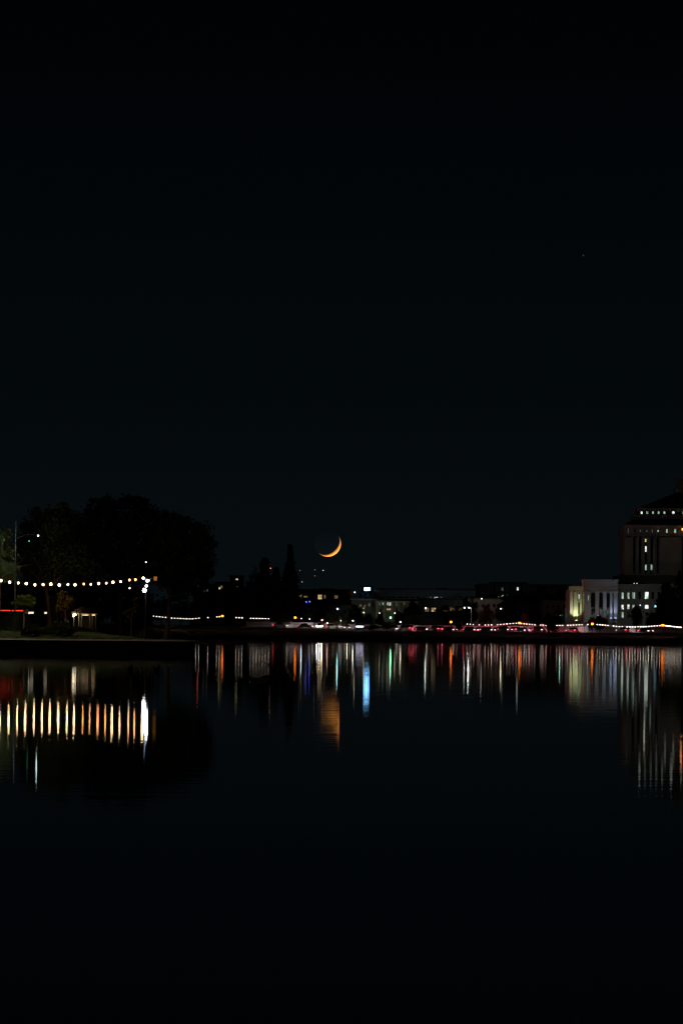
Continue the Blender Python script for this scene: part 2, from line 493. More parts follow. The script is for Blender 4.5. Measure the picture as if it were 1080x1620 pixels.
moon.location = mc
tag(moon, 'thin orange crescent moon low over the far shore', 'moon')

# ------------------------------------------------------------------ trees
def crown_mesh(lobes, n, size, inner=0.45):
    """leaf clumps spread through lobes (x, y, z, r)"""
    mb = MB(); tot = sum(l[3]**2 for l in lobes)
    for (x, y, z, r) in lobes:
        m = int(n*r*r/tot); nc = max(6, m//26)
        for c in range(nc):
            d = Vector((random.gauss(0,1), random.gauss(0,1), random.gauss(0,1))).normalized()
            rr = r*(random.uniform(inner, 1.0)**0.6)*random.uniform(0.85, 1.2)
            cc = Vector((x, y, z)) + Vector((d.x*rr, d.y*rr, d.z*rr*0.9))
            cs = r*random.uniform(.12, .26)
            for k in range(26):
                mb.card(cc + Vector((random.gauss(0, cs), random.gauss(0, cs), random.gauss(0, cs*0.7))), size*random.uniform(.6, 1.3))
    return mb
def limbs(mb, base, top, r, targets):
    mid = (base+top)/2 + Vector((random.uniform(-.15, .15), 0, 0))*r*4
    mb.tube([base-Vector((0, 0, .3)), base+(mid-base)*.4, mid, top], [r*1.35, r, r*.85, r*.65], 8)
    for t in targets:
        s = top + (base-top)*random.uniform(0, .25)
        m1 = s+(t-s)*.5 + Vector((random.gauss(0, .3), random.gauss(0, .3), .25))*r*2
        mb.tube([s, m1, t], [r*.5, r*.32, r*.08], 5)
        for q in range(2):
            e = m1 + (t-m1)*.3 + Vector((random.gauss(0,1), random.gauss(0,1), random.uniform(.2, 1)))*r*5
            mb.tube([m1, (m1+e)/2+Vector((0,0,r)), e], [r*.25, r*.15, r*.04], 4)
def pixel_tree(name, label, base_px, base_d, lobes, leaf, n, size, tr, ground=pz, split=None, group=None, trunk_top=None):
    """lobes: (px, py, radius in px, extra distance)"""
    x = (base_px-HX)/F*base_d
    base = Vector((x, base_d, ground(x, base_d)))
    root = thing(name, label, 'tree', base, group=group)
    L = []
    for (px, py, r, dd) in lobes:
        p = P(px, py, base_d+dd) - base; L.append((p.x, p.y, p.z, r*base_d/F))
    zs = min(l[2]-l[3]*.6 for l in L)
    if trunk_top: top = P(trunk_top[0], trunk_top[1], base_d) - base
    else: top = Vector((sum(l[0] for l in L)/len(L)*.5, 0, max(zs, 1.0)))
    tb = MB(); limbs(tb, Vector((0, 0, 0)), top, tr, [Vector(l[:3]) for l in L])
    tb.build('trunk', bark, root, smooth=True)
    crown_mesh(L, n, size).build('crown', leaf, root)
    return root
pixel_tree('broadleaf_tree', 'dark spreading tree with a leaning trunk lit tan, behind the string lights', 79, 240,
    [(58,845,27,1),(90,830,30,0),(118,842,30,2),(45,868,18,-1),(80,872,34,0),(115,885,30,-1),(60,900,24,2),(95,905,26,0),(128,905,22,1),(40,895,16,0),
     (68,815,16,1),(96,812,16,0),(110,818,12,1)], leaf_dark, 15000, .17, .17, trunk_top=(72, 925))
pixel_tree('broadleaf_tree', 'tallest dark round tree rising over the middle of the near bank', 190, 256,
    [(165,815,27,0),(205,810,30,1),(245,828,26,0),(175,850,36,-1),(220,858,38,1),(255,868,24,2),(160,885,30,0),(205,893,34,0),(245,900,24,1),
     (180,793,14,0),(140,824,19,0),(128,836,20,1),(148,846,20,-1),(208,789,13,1),(152,802,16,0),(150,860,22,1),(230,800,14,1)], leaf_dark, 18000, .17, .26)
pixel_tree('broadleaf_tree', 'dark rounded tree overhanging the right tip of the near bank', 262, 247,
    [(275,838,24,0),(300,850,28,1),(318,862,22,0),(265,870,30,-1),(300,885,34,0),(322,893,18,1),(275,910,28,0),(308,920,22,0),(326,905,13,1),(262,905,24,-1),
     (268,820,14,0),(254,826,18,0),(250,850,22,1),(292,830,13,0),(315,842,14,0),(285,938,16,0)], leaf_dark, 16000, .17, .2, trunk_top=(270, 925))
pixel_tree('broadleaf_tree', 'pale green tree at the left edge lit by the assumed street lamp outside it', -4, 235,
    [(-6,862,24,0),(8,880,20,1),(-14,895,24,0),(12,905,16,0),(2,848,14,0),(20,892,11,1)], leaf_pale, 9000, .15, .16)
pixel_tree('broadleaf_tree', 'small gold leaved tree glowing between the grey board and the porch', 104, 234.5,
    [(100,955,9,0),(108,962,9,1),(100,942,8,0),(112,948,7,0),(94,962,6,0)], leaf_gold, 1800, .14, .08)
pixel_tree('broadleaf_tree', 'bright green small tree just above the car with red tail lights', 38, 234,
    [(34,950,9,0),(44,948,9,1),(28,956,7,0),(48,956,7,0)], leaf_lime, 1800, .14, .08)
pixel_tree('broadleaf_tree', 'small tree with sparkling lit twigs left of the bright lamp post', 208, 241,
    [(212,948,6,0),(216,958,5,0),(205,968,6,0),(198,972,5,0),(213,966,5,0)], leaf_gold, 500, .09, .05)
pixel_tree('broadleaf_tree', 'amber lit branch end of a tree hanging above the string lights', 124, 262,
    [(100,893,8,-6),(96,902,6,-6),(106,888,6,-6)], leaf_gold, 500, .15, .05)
for i, (px, d, top, w, lab) in enumerate([
    (-20, 400, 905, 46, 'broad dark backdrop tree at the left edge behind the lit pale tree'),
    (60, 410, 915, 50, 'dark backdrop tree rising behind the traffic sign'),
    (130, 405, 912, 52, 'dark backdrop tree rising behind the white porch'),
    (185, 380, 915, 46, 'dark backdrop tree behind the right half of the string lights'),
    (222, 330, 925, 24, 'dark backdrop tree directly behind the bright lamp post')]):
    pixel_tree('broadleaf_tree', lab, px, d, [(px, top+22, w*.7, 0), (px-w*.5, top+38, w*.6, 1), (px+w*.5, top+36, w*.6, -1), (px-w*.2, top+58, w*.55, 1), (px+w*.4, top+60, w*.45, 0)],
        leaf_dark, 3500, .34, .2, group='backdrop trees on the near bank')

def bush(label, px, d, w, h, leaf=leaf_dark, n=900, size=.12, ground=pz, name='bush'):
    x = (px-HX)/F*d; base = Vector((x, d, ground(x, d)))
    root = thing(name, label, 'bush', base)
    W, H = w/2*d/F, h*d/F
    L = [(random.uniform(-.55, .55)*W, random.uniform(-.4, .4)*W, random.uniform(.35, .6)*H, min(W*.6, H*.55)) for _ in range(4)] + [(-.7*W, 0, .35*H, min(W*.4, H*.4)), (.7*W, 0, .33*H, min(W*.4, H*.4)), (0, 0, .62*H, min(W*.5, H*.42))]
    crown_mesh(L, n, size, 0.2).build('foliage', leaf, root)
    tb = MB()
    for k in range(5): tb.tube([(0, 0, -.1), (random.uniform(-.3, .3)*W, random.uniform(-.2, .2)*W, H*.3), (random.uniform(-.6, .6)*W, 0, H*.6)], [.03, .02, .008], 4)
    tb.build('stem', bark, root)
for a in [('dark bush on the near bank made tall to block the red tail light reflection', 22, 236, 56, 27), ('wide low dark bush near the wall right of the red lit bush', 74, 233, 40, 12),  # first bush raised to block the red reflection in the water
          ('dark bush at the foot of the bright lamp post', 229, 232, 30, 16), ('dark bush under the white porch', 130, 270, 40, 12), ('wide dark bush hiding the foot of the gold leaved tree', 103, 232, 46, 22), ('dark bush hiding the foot of the bright green small tree', 48, 231.5, 30, 20),
          ('small dark bush at the foot of the grey board', 100, 262, 26, 14), ('dark bush at the foot of the tallest tree', 178, 262, 46, 14)]: bush(*a, n=1600)

def conifer_mesh(H, R, nlev=26, dens=1.0, bare=.08):
    f, t = MB(), MB()
    t.tube([(0, 0, -.4), (0, 0, H*.5), (0, 0, H*.98)], [R*.11, R*.07, .03], 7)
    for i in range(nlev):
        u = i/(nlev-1); z = H*(bare + (1-bare)*u)
        r = R*(1-u)**1.08*random.uniform(.66, 1.2)*1.12 + .12
        nb = max(4, int((10 - 4*u)*dens))
        a0 = random.uniform(0, 6.28)
        for k in range(nb):
            a = a0 + 6.283*k/nb + random.uniform(-.25, .25); rr = r*random.uniform(.7, 1.1)
            dz = -rr*.28
            steps = max(4, int(rr/ (R*.11)))
            for s in range(steps):
                q = (s+.7)/steps
                for _ in range(3):
                    p = (math.cos(a)*rr*q + random.gauss(0, .05*R), math.sin(a)*rr*q+random.gauss(0, .05*R), z + dz*q*q + random.gauss(0, H*.006))
                    f.card(p, R*.17)
    return f, t
def conifer(label, px, d, top_py, w, ground=gz, **kw):
    x = (px-HX)/F*d; base = Vector((x, d, ground(x, d)))
    H = P(px, top_py, d).z - base.z
    root = thing('conifer_tree', label, 'tree', base)
    f, t = conifer_mesh(H, w/1.35*d/F, **kw)
    f.build('crown', leaf_fir, root); t.build('trunk', bark, root, smooth=True)
conifer('tall narrow dark conifer left of the crescent moon, tallest on the far shore', 458, 945, 864, 34, nlev=34)
conifer('broader dark conifer just left of the tallest one', 418, 955, 887, 46, nlev=26)
conifer('low dark conifer left of the two tall ones', 436, 965, 900, 36, nlev=24)
conifer('small dark conifer with a ragged tip near the courthouse right side', 1052, 868, 925, 44, nlev=26)

# far broadleaf trees, each its own place and size, two or three shared shapes
def far_proto(k):
    L = [(0, 0, .62, .34), (-.28, .1, .5, .26), (.3, -.1, .52, .27), (.05, .1, .82, .2), (-.15, -.1, .74, .2), (.18, 0, .38, .22)]
    L = [(x+random.uniform(-.08, .08), y, z+random.uniform(-.05, .05), r*random.uniform(.85, 1.1)) for x, y, z, r in L]
    f = crown_mesh(L, 2600, .045, .3)
    t = MB(); limbs(t, Vector((0, 0, 0)), Vector((0, 0, .35)), .03, [Vector(l[:3]) for l in L])
    return f, t
FP = [far_proto(k) for k in range(4)]
FM = {}
def far_tree(label, px, d, top, w, leaf=leaf_dark, k=0, name='broadleaf_tree', group='trees behind the far shore'):
    x = (px-HX)/F*d; base = Vector((x, d, gz(x, d)))
    H = P(px, top, d).z - base.z; W = w*d/F
    root = thing(name, label, 'tree', base, random.uniform(0, 6.28), group=group)
    for i, (mm, nm) in enumerate(((leaf, 'crown'), (bark, 'trunk'))):
        key = (k, nm, mm.name)
        if key not in FM:
            o = FP[k][i].build(nm, mm, root); FM[key] = o.data
        else:
            o = bpy.data.objects.new(nm, FM[key]); COL.objects.link(o); o.parent = root
        o.scale = (W/1.05, W/1.05, H/1.0)
    return root
for i, (px, d, top, w, leaf, lab) in enumerate([
    (321, 935, 936, 36, leaf_dark, 'rounded dark tree on the far shore at the tip of the near bank'),
    (352, 950, 938, 30, leaf_dark, 'dark tree behind the orange lamp nearest the near bank'),
    (372, 960, 922, 36, leaf_dark, 'dark tree below the high lone lit window'),
    (396, 950, 918, 40, leaf_dark, 'big dark tree between the left orange lamp and the conifers'),
    (436, 935, 958, 36, leaf_red, 'dark tree close under the conifers by the left string lights'),
    (402, 1000, 900, 30, leaf_dark, 'tallish loose tree just left of the conifers'),
    (446, 930, 975, 26, leaf_dark, 'squat dark tree at the right end of the left string lights'),
    (490, 938, 961, 32, leaf_dark, 'dark tree just right of the orange lamp beneath the blue lights'),
    (505, 960, 962, 22, leaf_lime, 'green tinted tree behind the bright car headlights'),
    (524, 932, 966, 30, leaf_dark, 'dark street tree right of the bright car headlights'),
    (540, 933, 968, 26, leaf_dark, 'dark street tree halfway between headlights and lit shelter'),
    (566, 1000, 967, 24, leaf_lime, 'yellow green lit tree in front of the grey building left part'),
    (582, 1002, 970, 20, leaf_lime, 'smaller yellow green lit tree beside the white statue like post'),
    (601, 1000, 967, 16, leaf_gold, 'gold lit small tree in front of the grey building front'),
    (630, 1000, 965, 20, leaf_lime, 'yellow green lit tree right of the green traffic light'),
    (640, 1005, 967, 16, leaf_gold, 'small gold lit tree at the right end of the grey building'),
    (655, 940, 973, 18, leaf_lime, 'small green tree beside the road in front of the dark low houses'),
    (612, 918, 983, 36, leaf_dark, 'dark clump like tree on the bank below the green traffic light'),
    (590, 919, 988, 30, leaf_dark, 'low dark tree on the bank left of the clump below the traffic light'),
    (660, 918, 991, 20, leaf_dark, 'low dark tree on the bank right of the parked white vans'),
    (697, 905, 990, 18, leaf_dark, 'low dark tree on the bank left of the middle orange lamp'),
    (726, 895, 986, 18, leaf_dark, 'round dark tree on the bank right of the middle orange lamp'),
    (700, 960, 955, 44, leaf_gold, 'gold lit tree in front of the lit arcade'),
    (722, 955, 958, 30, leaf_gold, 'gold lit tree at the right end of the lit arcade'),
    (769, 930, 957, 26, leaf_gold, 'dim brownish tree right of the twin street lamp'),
    (800, 960, 940, 34, leaf_dark, 'dark tree below the windowed end of the long pale building'),
    (826, 985, 930, 42, leaf_dark, 'big dark tree hiding the middle of the long pale building'),
    (855, 975, 927, 44, leaf_dark, 'big dark tree hiding the right part of the long pale building'),
    (885, 965, 932, 36, leaf_dark, 'dark tree left of the courthouse, nearest it'),
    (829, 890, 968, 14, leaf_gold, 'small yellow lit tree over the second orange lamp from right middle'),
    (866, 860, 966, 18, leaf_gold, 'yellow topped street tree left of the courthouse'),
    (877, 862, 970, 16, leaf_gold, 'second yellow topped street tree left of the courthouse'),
    (872, 835, 984, 20, leaf_dark, 'dark tree on the bank under the yellow topped trees'),
    (883, 872, 962, 16, leaf_dark, 'narrow dark tree at the left corner of the courthouse'),
    (948, 845, 973, 30, leaf_dark, 'dark tree before the courthouse entrance'),
    (936, 848, 976, 20, leaf_dark, 'small dark tree between the yellow and the blue floodlit walls'),
    (1006, 850, 958, 26, leaf_dark, 'dark tree before the lower windows right of the entrance'),
    (1028, 850, 967, 26, leaf_dark, 'dark bushy tree under the cyan lit window of the courthouse'),
    (1077, 850, 900, 54, leaf_dark, 'big dark tree at the right edge beside the courthouse'),
    (1090, 845, 925, 44, leaf_dark, 'big dark tree cut by the right edge of the picture'),
    (286, 955, 950, 40, leaf_dark, 'dark far shore tree seen under the overhanging tree'),
    (256, 965, 945, 44, leaf_dark, 'dark far shore tree just right of the bright lamp post'),
    (338, 985, 930, 34, leaf_dark, 'dark tree in front of the dim twin windows'),
    (560, 985, 955, 26, leaf_dark, 'dark tree at the left corner of the grey building'),
    (652, 990, 950, 30, leaf_dark, 'dark tree at the right corner of the grey building'),
    (745, 975, 948, 34, leaf_dark, 'dark tree behind the twin street lamp')]):
    far_tree(lab, px, d, top, w, leaf, i % 4)

# ------------------------------------------------------------------ buildings
LIT = {
 'cool': glow('window_cool', (.75, 1.0, .82), .44, .75, 1.2), 'bright': glow('window_white', (.9, 1.0, .88), 1.0, .7, 1.2),
 'dim': glow('window_dim', (.55, .65, .6), .10, .5, 1.2), 'warm': glow('window_warm', (1.0, .72, .36), .55, .6, 1.0),
 'warmdim': glow('window_warm_dim', (1.0, .62, .3), .16, .6, 1.0), 'cyan': glow('window_cyan', (.35, .9, 1.0), 1.2, .4, 1.0),
 'dark': dark_glass, 'yellow': glow('window_yellow', (1.0, .85, .35), .7, .5, 1.0)}
PANE = {}
def unit_window(matname):
    """pane with a frame, one metre square, facing -Y; shared by all copies"""
    if matname not in PANE:
        b = MB(); b.box(-.5, .5, -.06, .3, -.5, .5)
        fr = MB()
        for x0, x1, z0, z1 in ((-.56, -.5, -.56, .56), (.5, .56, -.56, .56), (-.5, .5, .5, .56), (-.5, .5, -.56, -.5), (-.025, .025, -.5, .5)):
            fr.box(x0, x1, -.1, .28, z0, z1)
        a = bpy.data.meshes.new('pane'); a.from_pydata(b.v, [], b.f); a.materials.append(LIT[matname])
        c = bpy.data.meshes.new('window'); c.from_pydata(fr.v, [], fr.f); c.materials.append(black_metal)
        PANE[matname] = (a, c)
    return PANE[matname]
def window(parent, x, y, z, w, h, kind):
    a, c = unit_window(kind)
    f = bpy.data.objects.new('window', c); COL.objects.link(f); f.parent = parent
    f.location = (x, y, z); f.scale = (w, 1, h)
    p = bpy.data.objects.new('pane', a); COL.objects.link(p); p.parent = f
    return f
class Bld:
    """an upright block standing between picture columns, front face at distance d"""
    def __init__(s, name, label, cat, pl, pr, top, d, depth, wallm, roofm=roof_dark, base_py=None, group=None):
        s.d = d
        pm = (pl+pr)/2
        s.x0, s.x1 = P(pl, top, d).x, P(pr, top, d).x
        xm = (s.x0+s.x1)/2
        s.z0 = gz(xm, d) - .2; s.zt = P(pm, top, d).z
        s.root = thing(name, label, cat, (xm, d, s.z0), group=group)
        s.o = s.root.location
        s.n = 0; s.wm = wallm; s.depth = depth
        b = MB(); b.box(s.x0, s.x1, d, d+depth, s.z0-2, s.zt)
        s.b = b
        s.rb = MB()
        s.rb.box(s.x0-.35, s.x1+.35, d-.35, d+depth+.35, s.zt+.002, s.zt+.45)
        s.roofm = roofm
    def block(s, pl, pr, top, dd=0, depth=None, bottom=None, mi=0, mb=None):
        d = s.d+dd; mb = mb or s.b
        a, c = P(pl, top, d), P(pr, top, d)
        mb.box(a.x, c.x, d, d+(depth or s.depth), P((pl+pr)/2, bottom, d).z if bottom else s.z0-2, P((pl+pr)/2, top, d).z, mi)
    def win(s, px, py, w, h, kind, dd=0.0):
        d = s.d+dd
        p = P(px, py, d) - s.o
        s.n += 1
        return window(s.root, p.x, p.y, p.z, w*d/F, h*d/F, kind)
    def done(s):
        s.b.build('wall', s.wm, s.root, s.o); s.rb.build('roof', s.roofm, s.root, s.o)
        return s.root

# courthouse: base block, entrance pavilion, stepped tower, pyramid roof, lantern
ch = Bld('courthouse', 'stepped stone courthouse with a broad tower and pyramid roof at the right edge', 'courthouse', 901, 1262, 934, 900, 18, stone, stone)
ch.rb = MB()
def band(pl, pr, top, bot, dd, depth, mb):   # a projecting course
    d = ch.d+dd; a, c = P(pl, top, d), P(pr, top, d)
    mb.box(a.x, c.x, d, d+depth, P((pl+pr)/2, bot, d).z, P((pl+pr)/2, top, d).z)
tr = MB()
band(899.5, 924.5, 927.5, 934, -.5, 3, tr); band(900, 924.5, 935, 937, -.3, 1, tr)
ch.block(924.5, 976, 938.5, -6, 12)                 # pavilion wall below the entablature, set in behind piers
band(923.5, 977, 918.5, 935, -8.2, 14, tr); band(922.5, 978, 916.5, 918.5, -8.6, 15, tr); band(923, 977.4, 935, 937, -8.4, 3, tr)
for pl, pr in ((924.5, 934), (941, 947), (953.5, 958.5), (964.5, 968), (970.5, 976)):
    band(pl, pr, 937, 985, -8, 2.2, tr)             # piers
band(976.5, 1262, 925, 934, -.5, 4, tr); band(976.5, 1262, 934.5, 936.5, -.3, 1, tr)
for k in range(0, 5): band(901+k*5.6, 903.0+k*5.6, 937, 984, -.45, .6, tr)
# tower
TD = 30.0
sb = MB(); band(978, 1275, 911, 934, 20, 20, sb); band(960, 1262, 923, 934, 6, 8, sb); sb.build('setback', mat('unlit_stone', (.05, .048, .042), .9, .2, .3), ch.root, ch.o)  # setback stone coloured dark so it reads as unlit
TW = MB()
band(987.5, 1210, 848, 911, TD, 15, TW)
for pl, pr in ((987, 999.5), (1005, 1008.6), (1014, 1017.6), (1023.5, 1026.8), (1032.5, 1036), (1042.5, 1078), (1082, 1086), (1091, 1095)):
    band(pl, pr, 850, 907, TD-1.4, 1.5, TW)
band(986.5, 1211, 832, 848, TD-1.6, 18, TW)
band(985.8, 1211.7, 831, 833, TD-1.9, 18.6, TW); band(986, 1211.5, 846.6, 848.4, TD-1.9, 18.6, TW)
band(992.5, 1205, 826.5, 831, TD+.5, 14, TW)
band(1002, 1196, 815, 826.5, TD+2.5, 12, TW)
band(1008.5, 1189, 805.5, 815, TD+4.5, 10, TW)
band(1007.8, 1189.7, 804, 805.5, TD+4.2, 10.6, TW)
tr.build('cornice', stone, ch.root, ch.o); TW.build('tower', stone, ch.root, ch.o)
d = ch.d+TD+4
a, c = P(1010, 804, d), P(1188, 804, d); e, f_ = P(1069, 779, d+4), P(1129, 779, d+4)
rf = MB(); zt_ = P(1099, 804, d).z; ze = P(1099, 779, d+4).z
rf.add([(a.x, d, zt_), (c.x, d, zt_), (c.x, d+10.8, zt_), (a.x, d+10.8, zt_), (e.x, d+4, ze), (f_.x, d+4, ze), (f_.x, d+8, ze), (e.x, d+8, ze)],
       [(0, 1, 5, 4), (1, 2, 6, 5), (2, 3, 7, 6), (3, 0, 4, 7), (4, 5, 6, 7)])
ch.rb = rf; ch.roofm = roof_dark
ln = MB(); band(1067.5, 1131, 773, 779.5, TD+7.6, 4.6, ln); band(1070.5, 1128, 758.5, 773, TD+8.1, 3.6, ln); band(1068.5, 1130, 757, 758.5, TD+7.8, 4.2, ln)
for k in range(6): band(1071+k*4.2, 1072.6+k*4.2, 760, 772, TD+7.7, .5, ln)
ln.build('lantern', stone, ch.root, ch.o)
ch.done()
for px, py, w, h, k in [(907.5,943.5,2.4,8,'cool'),(915,944,2.6,8,'cool'),(922,945,2,5,'dim'),(923,971.5,2.2,8,'cool'),(907.3,963,1.8,16,'dark'),(914.8,963,2.4,16,'dark'),(922,958,1.6,12,'dark')]:
    ch.win(px, py, w, h, k, -.02)
for px, w in ((937.5, 6), (950.2, 5.4), (961.5, 5)):
    ch.win(px, 950, w, 20, 'dark', -6.02); ch.win(px, 968, w*.8, 9, 'dim' if px > 940 else 'dark', -6.02)
ch.win(929.8, 946, 1.6, 8, 'cool', -8.04)
ch.win(969.3, 945, 1.2, 5, 'dim', -6.02)
for px, py, w, h, k in [(984,942.5,3.2,10,'cool'),(993.3,942.5,3,10,'cool'),(1001.5,942,4,10,'cool'),(1011,942,3.4,10,'dark'),(1022,942,5.5,11,'bright'),(1031.5,942,3.4,10,'dark'),(1041,942,3.4,10,'dark'),
    (984,960.5,3.6,7,'bright'),(993,960,3.6,7,'bright'),(1001.5,960,4,6,'cool'),(1011.5,957.5,1.4,1.4,'cool'),(1022,960,5.5,6,'bright'),(1036.5,960,4.6,5.5,'cyan'),
    (984,972.5,3,9,'cool'),(993,973,3,9,'dark'),(1002,973,3,9,'dark'),(1012,973,3,9,'dark')]:
    ch.win(px, py, w, h, k, -.02)
for i, px in enumerate((1014, 1023, 1032, 1041, 1050, 1064, 1080)):
    ch.win(px, 811, 2.7 if i != 5 else 3.8, 4.0, ['bright', 'cool', 'cool', 'cool', 'cool', 'bright', 'cool'][i], TD+4.48)
for px, w, h, k in ((993, 1.4, 8, 'dim'), (1003, 1.4, 6, 'dark'), (1012, 2, 3.5, 'dim'), (1022, 2, 3, 'dim'), (1031, 1.6, 5, 'dim'), (1040, 2, 3.2, 'cool'), (1054, 2.6, 6, 'cool'), (1067, 3, 6, 'cool')):
    ch.win(px, 840, w, h, k, TD-1.62)
for px in (1002.2, 1011.3, 1020.5, 1029.7, 1039.2, 1080, 1088.5):
    ch.win(px, 878, 2.9, 54, 'dark', TD-.02)
for px, py, h, k in ((1020.5, 855, 5, 'yellow'), (1020.6, 868.5, 9, 'bright'), (1020.6, 897.5, 9, 'cool'), (1029.7, 897.5, 9, 'cool')):
    ch.win(px, py, 2.4, h, k, TD-.35)

def grid(bl, pxs, pys, w, h, kinds, dd=-.02):
    for j, py in enumerate(pys):
        for i, px in enumerate(pxs): bl.win(px, py, w, h, kinds(i, j), dd)

bl = Bld('apartment_building', 'low brown building with a row of warm lit windows right of the tall conifer', 'building', 463, 556, 934, 1120, 30, brown_wall)
bl.block(505, 530, 931, 2, 12); bl.done()
for px, py, w, h, k in [(474,943,6,7,'warmdim'),(483.5,944,6,2.4,'warmdim'),(506,944.5,6,7,'warm'),(513.8,944,2.2,5.5,'warmdim'),(522,945,4,4,'dark'),(531.5,944.5,5,5,'warmdim'),(541,945,4,4,'dark'),(550,945,4,4,'dark'),(465.5,944,3,4,'dark'),(495,944,4,4,'dark')]:
    bl.win(px, py, w, h, k)
grid(bl, (468, 478, 488, 498, 508, 518, 528, 538, 548), (958,), 4, 4, lambda i, j: 'dark')

bl = Bld('office_tower', 'dark plain tower carrying a glowing white blue sign on top', 'building', 567, 591, 929, 1180, 20, dark_wall); bl.done()
grid(bl, (571, 578, 585), (940, 946, 952), 3, 3, lambda i, j: 'dark')
sg = thing('roof_sign', 'glowing pale blue rectangular sign on the dark tower in the middle', 'sign', P(580.5, 937, 1179.2))
b = MB(); b.box(-1.25, 1.25, -.3, .2, -.2, 1.3); 
a = P(580.5, 932, 1179.2)-sg.location
b = MB(); b.box(a.x-1.28, a.x+1.28, -.35, .3, a.z-.72, a.z+.72); b.build('sign_box', black_metal, sg)
b = MB(); b.box(a.x-1.18, a.x+1.18, -.42, -.352, a.z-.62, a.z+.62); b.build('sign_face', glow('sign_blue_white', (.20, .56, 1.0), 12, .2, 1.0), sg)
b = MB(); b.box(a.x-.8, a.x-.7, 0, .1, -.4, a.z-.72); b.box(a.x+.7, a.x+.8, 0, .1, -.4, a.z-.72); b.build('bracket', black_metal, sg)
lamp_light(sg, (a.x, -1.4, a.z), 90, (.25, .6, 1.0), .4)

bl = Bld('office_building', 'grey flat roofed building with white and warm windows in the middle', 'building', 556, 660, 950, 1020, 25, grey_wall)
bl.block(594.5, 660, 953.5, -3, 10)
bl.block(590, 600, 933, 6, 10)
b = MB(); d0 = 1016.4
for pl, pr, t, bt, yy in ((554, 612, 947, 949.5, 1019.0), (594, 661, 950.5, 953.2, d0)):
    a, c = P(pl, t, yy), P(pr, t, yy); b.box(a.x, c.x, yy, yy+1.5, P((pl+pr)/2, bt, yy).z, P((pl+pr)/2, t, yy).z)
for px in (596, 608, 620, 631, 646, 658):
    a = P(px, 953, 1016.6); b.box(a.x-.35, a.x+.35, 1016.6, 1017.1, 2, a.z)
b.build('cornice', stone, bl.root, bl.o)
bl.done()
for px, py, w, h, k in [(570,958,2.2,3,'warmdim'),(577,959,2,4,'warmdim'),(575,962.5,2,2,'warm'),(584,957,3,5,'dim'),(590,957,3,5,'dark')]: bl.win(px, py, w, h, k)
for px, py, w, h, k in [(600.5,954.5+1,3,5,'dim'),(605.6,954+1,2,4.4,'cool'),(613,955,1.8,4.6,'bright'),(616.6,955.4,2.8,5.4,'bright'),(627,955,1.8,5,'warmdim'),(639,955,2,4,'warmdim'),(651,955,2,4,'dark'),
    (612.6,964,2,2.8,'warm'),(616.4,964,2,2.8,'warm'),(602,965,3,4,'dark'),(627,965,2,4,'dark'),(640,965,3,4,'dark')]: bl.win(px, py, w, h, k, -3.02)

bl = Bld('office_building', 'very long dark flat roofed building behind the grey one', 'building', 599, 764, 933, 1260, 40, grey_wall)
bl.block(690, 706, 930.5, 5, 10); bl.done()
grid(bl, [604+i*9.5 for i in range(17)], (945,), 6, 2, lambda i, j: 'dark')
bl = Bld('arcade_building', 'low building with five dim gold lit arches along the road', 'building', 663, 748, 949, 1005, 20, dark_concrete)
bl.done()
b = MB()
for px, w, k in [(675, 6, 'warmdim'), (685.5, 7, 'warm'), (695, 7, 'warmdim'), (704.5, 7, 'warmdim'), (715, 7, 'warmdim'), (725.5, 6, 'warmdim')]: bl.win(px, 964.5, w, 6, k)
for px in (681, 690, 700, 710, 720, 730): 
    a = P(px, 960, 1004.4); b.box(a.x-.2, a.x+.2, 1004.4, 1005, 2, a.z)
b.build('pillar', brown_wall, bl.root, bl.o)

bl = Bld('long_building', 'long building with a thin pale cornice left of the courthouse', 'building', 758, 903, 928, 1050, 30, grey_wall)
b = MB()
for pl, pr, t, bt, yy in ((757, 904, 923.5, 926, 1048.9),):
    a, c = P(pl, t, yy), P(pr, t, yy); b.box(a.x, c.x, yy, yy+31, P(830, bt, yy).z, P(830, t, yy).z)
for i in range(24):
    a = P(761+i*6.1, 930, 1049.6); b.box(a.x-.25, a.x+.25, 1049.6, 1050.1, 2, a.z+1)
b.build('cornice', concrete, bl.root, bl.o)
bl.block(776, 834, 921, 8, 16)
bl.done()
for px, py, w, h, k in [(788,944,1.6,1.6,'warmdim'),(793,943.4,1.8,1.6,'cool'),(795,941.8,1.6,1.4,'cool'),(802,941.6,1.6,1.6,'cyan'),(794,932,3.4,5,'dim'),(818,931.4,3,5,'bright')]: bl.win(px, py, w, h, k)
grid(bl, (764, 770, 776, 782, 806, 812), (932, 943), 3, 5, lambda i, j: 'dark')

bl = Bld('house', 'dark house with two dim grey windows at the edge of the overhanging tree', 'building', 306, 338, 925, 1100, 20, dark_wall); bl.done()
for px, py, w, h, k in [(322.5,934,2.8,4.4,'dim'),(328,933.5,2.6,4,'dim'),(335,934,2,4,'dark'),(316,934,2.6,4,'dark')]: bl.win(px, py, w, h, k)
bl = Bld('apartment_building', 'dark narrow tower block with one bright window near its top', 'building', 364, 384, 912, 1250, 15, dark_wall); bl.done()
for px, py, w, h, k in [(374.7,916.5,3.6,2.4,'yellow'),(375,928,1.6,1.6,'warmdim'),(372,933,2.4,2,'dim'),(368,922,2.4,2,'dark'),(379,922,2.4,2,'dark'),(379,928,2.4,2,'dark'),(368,928,2.4,2,'dark')]: bl.win(px, py, w, h, k)
bl = Bld('apartment_building', 'dark block with a yellowish lit corner window behind the left orange lamp', 'building', 341, 366, 922, 1150, 15, dark_wall); bl.done()
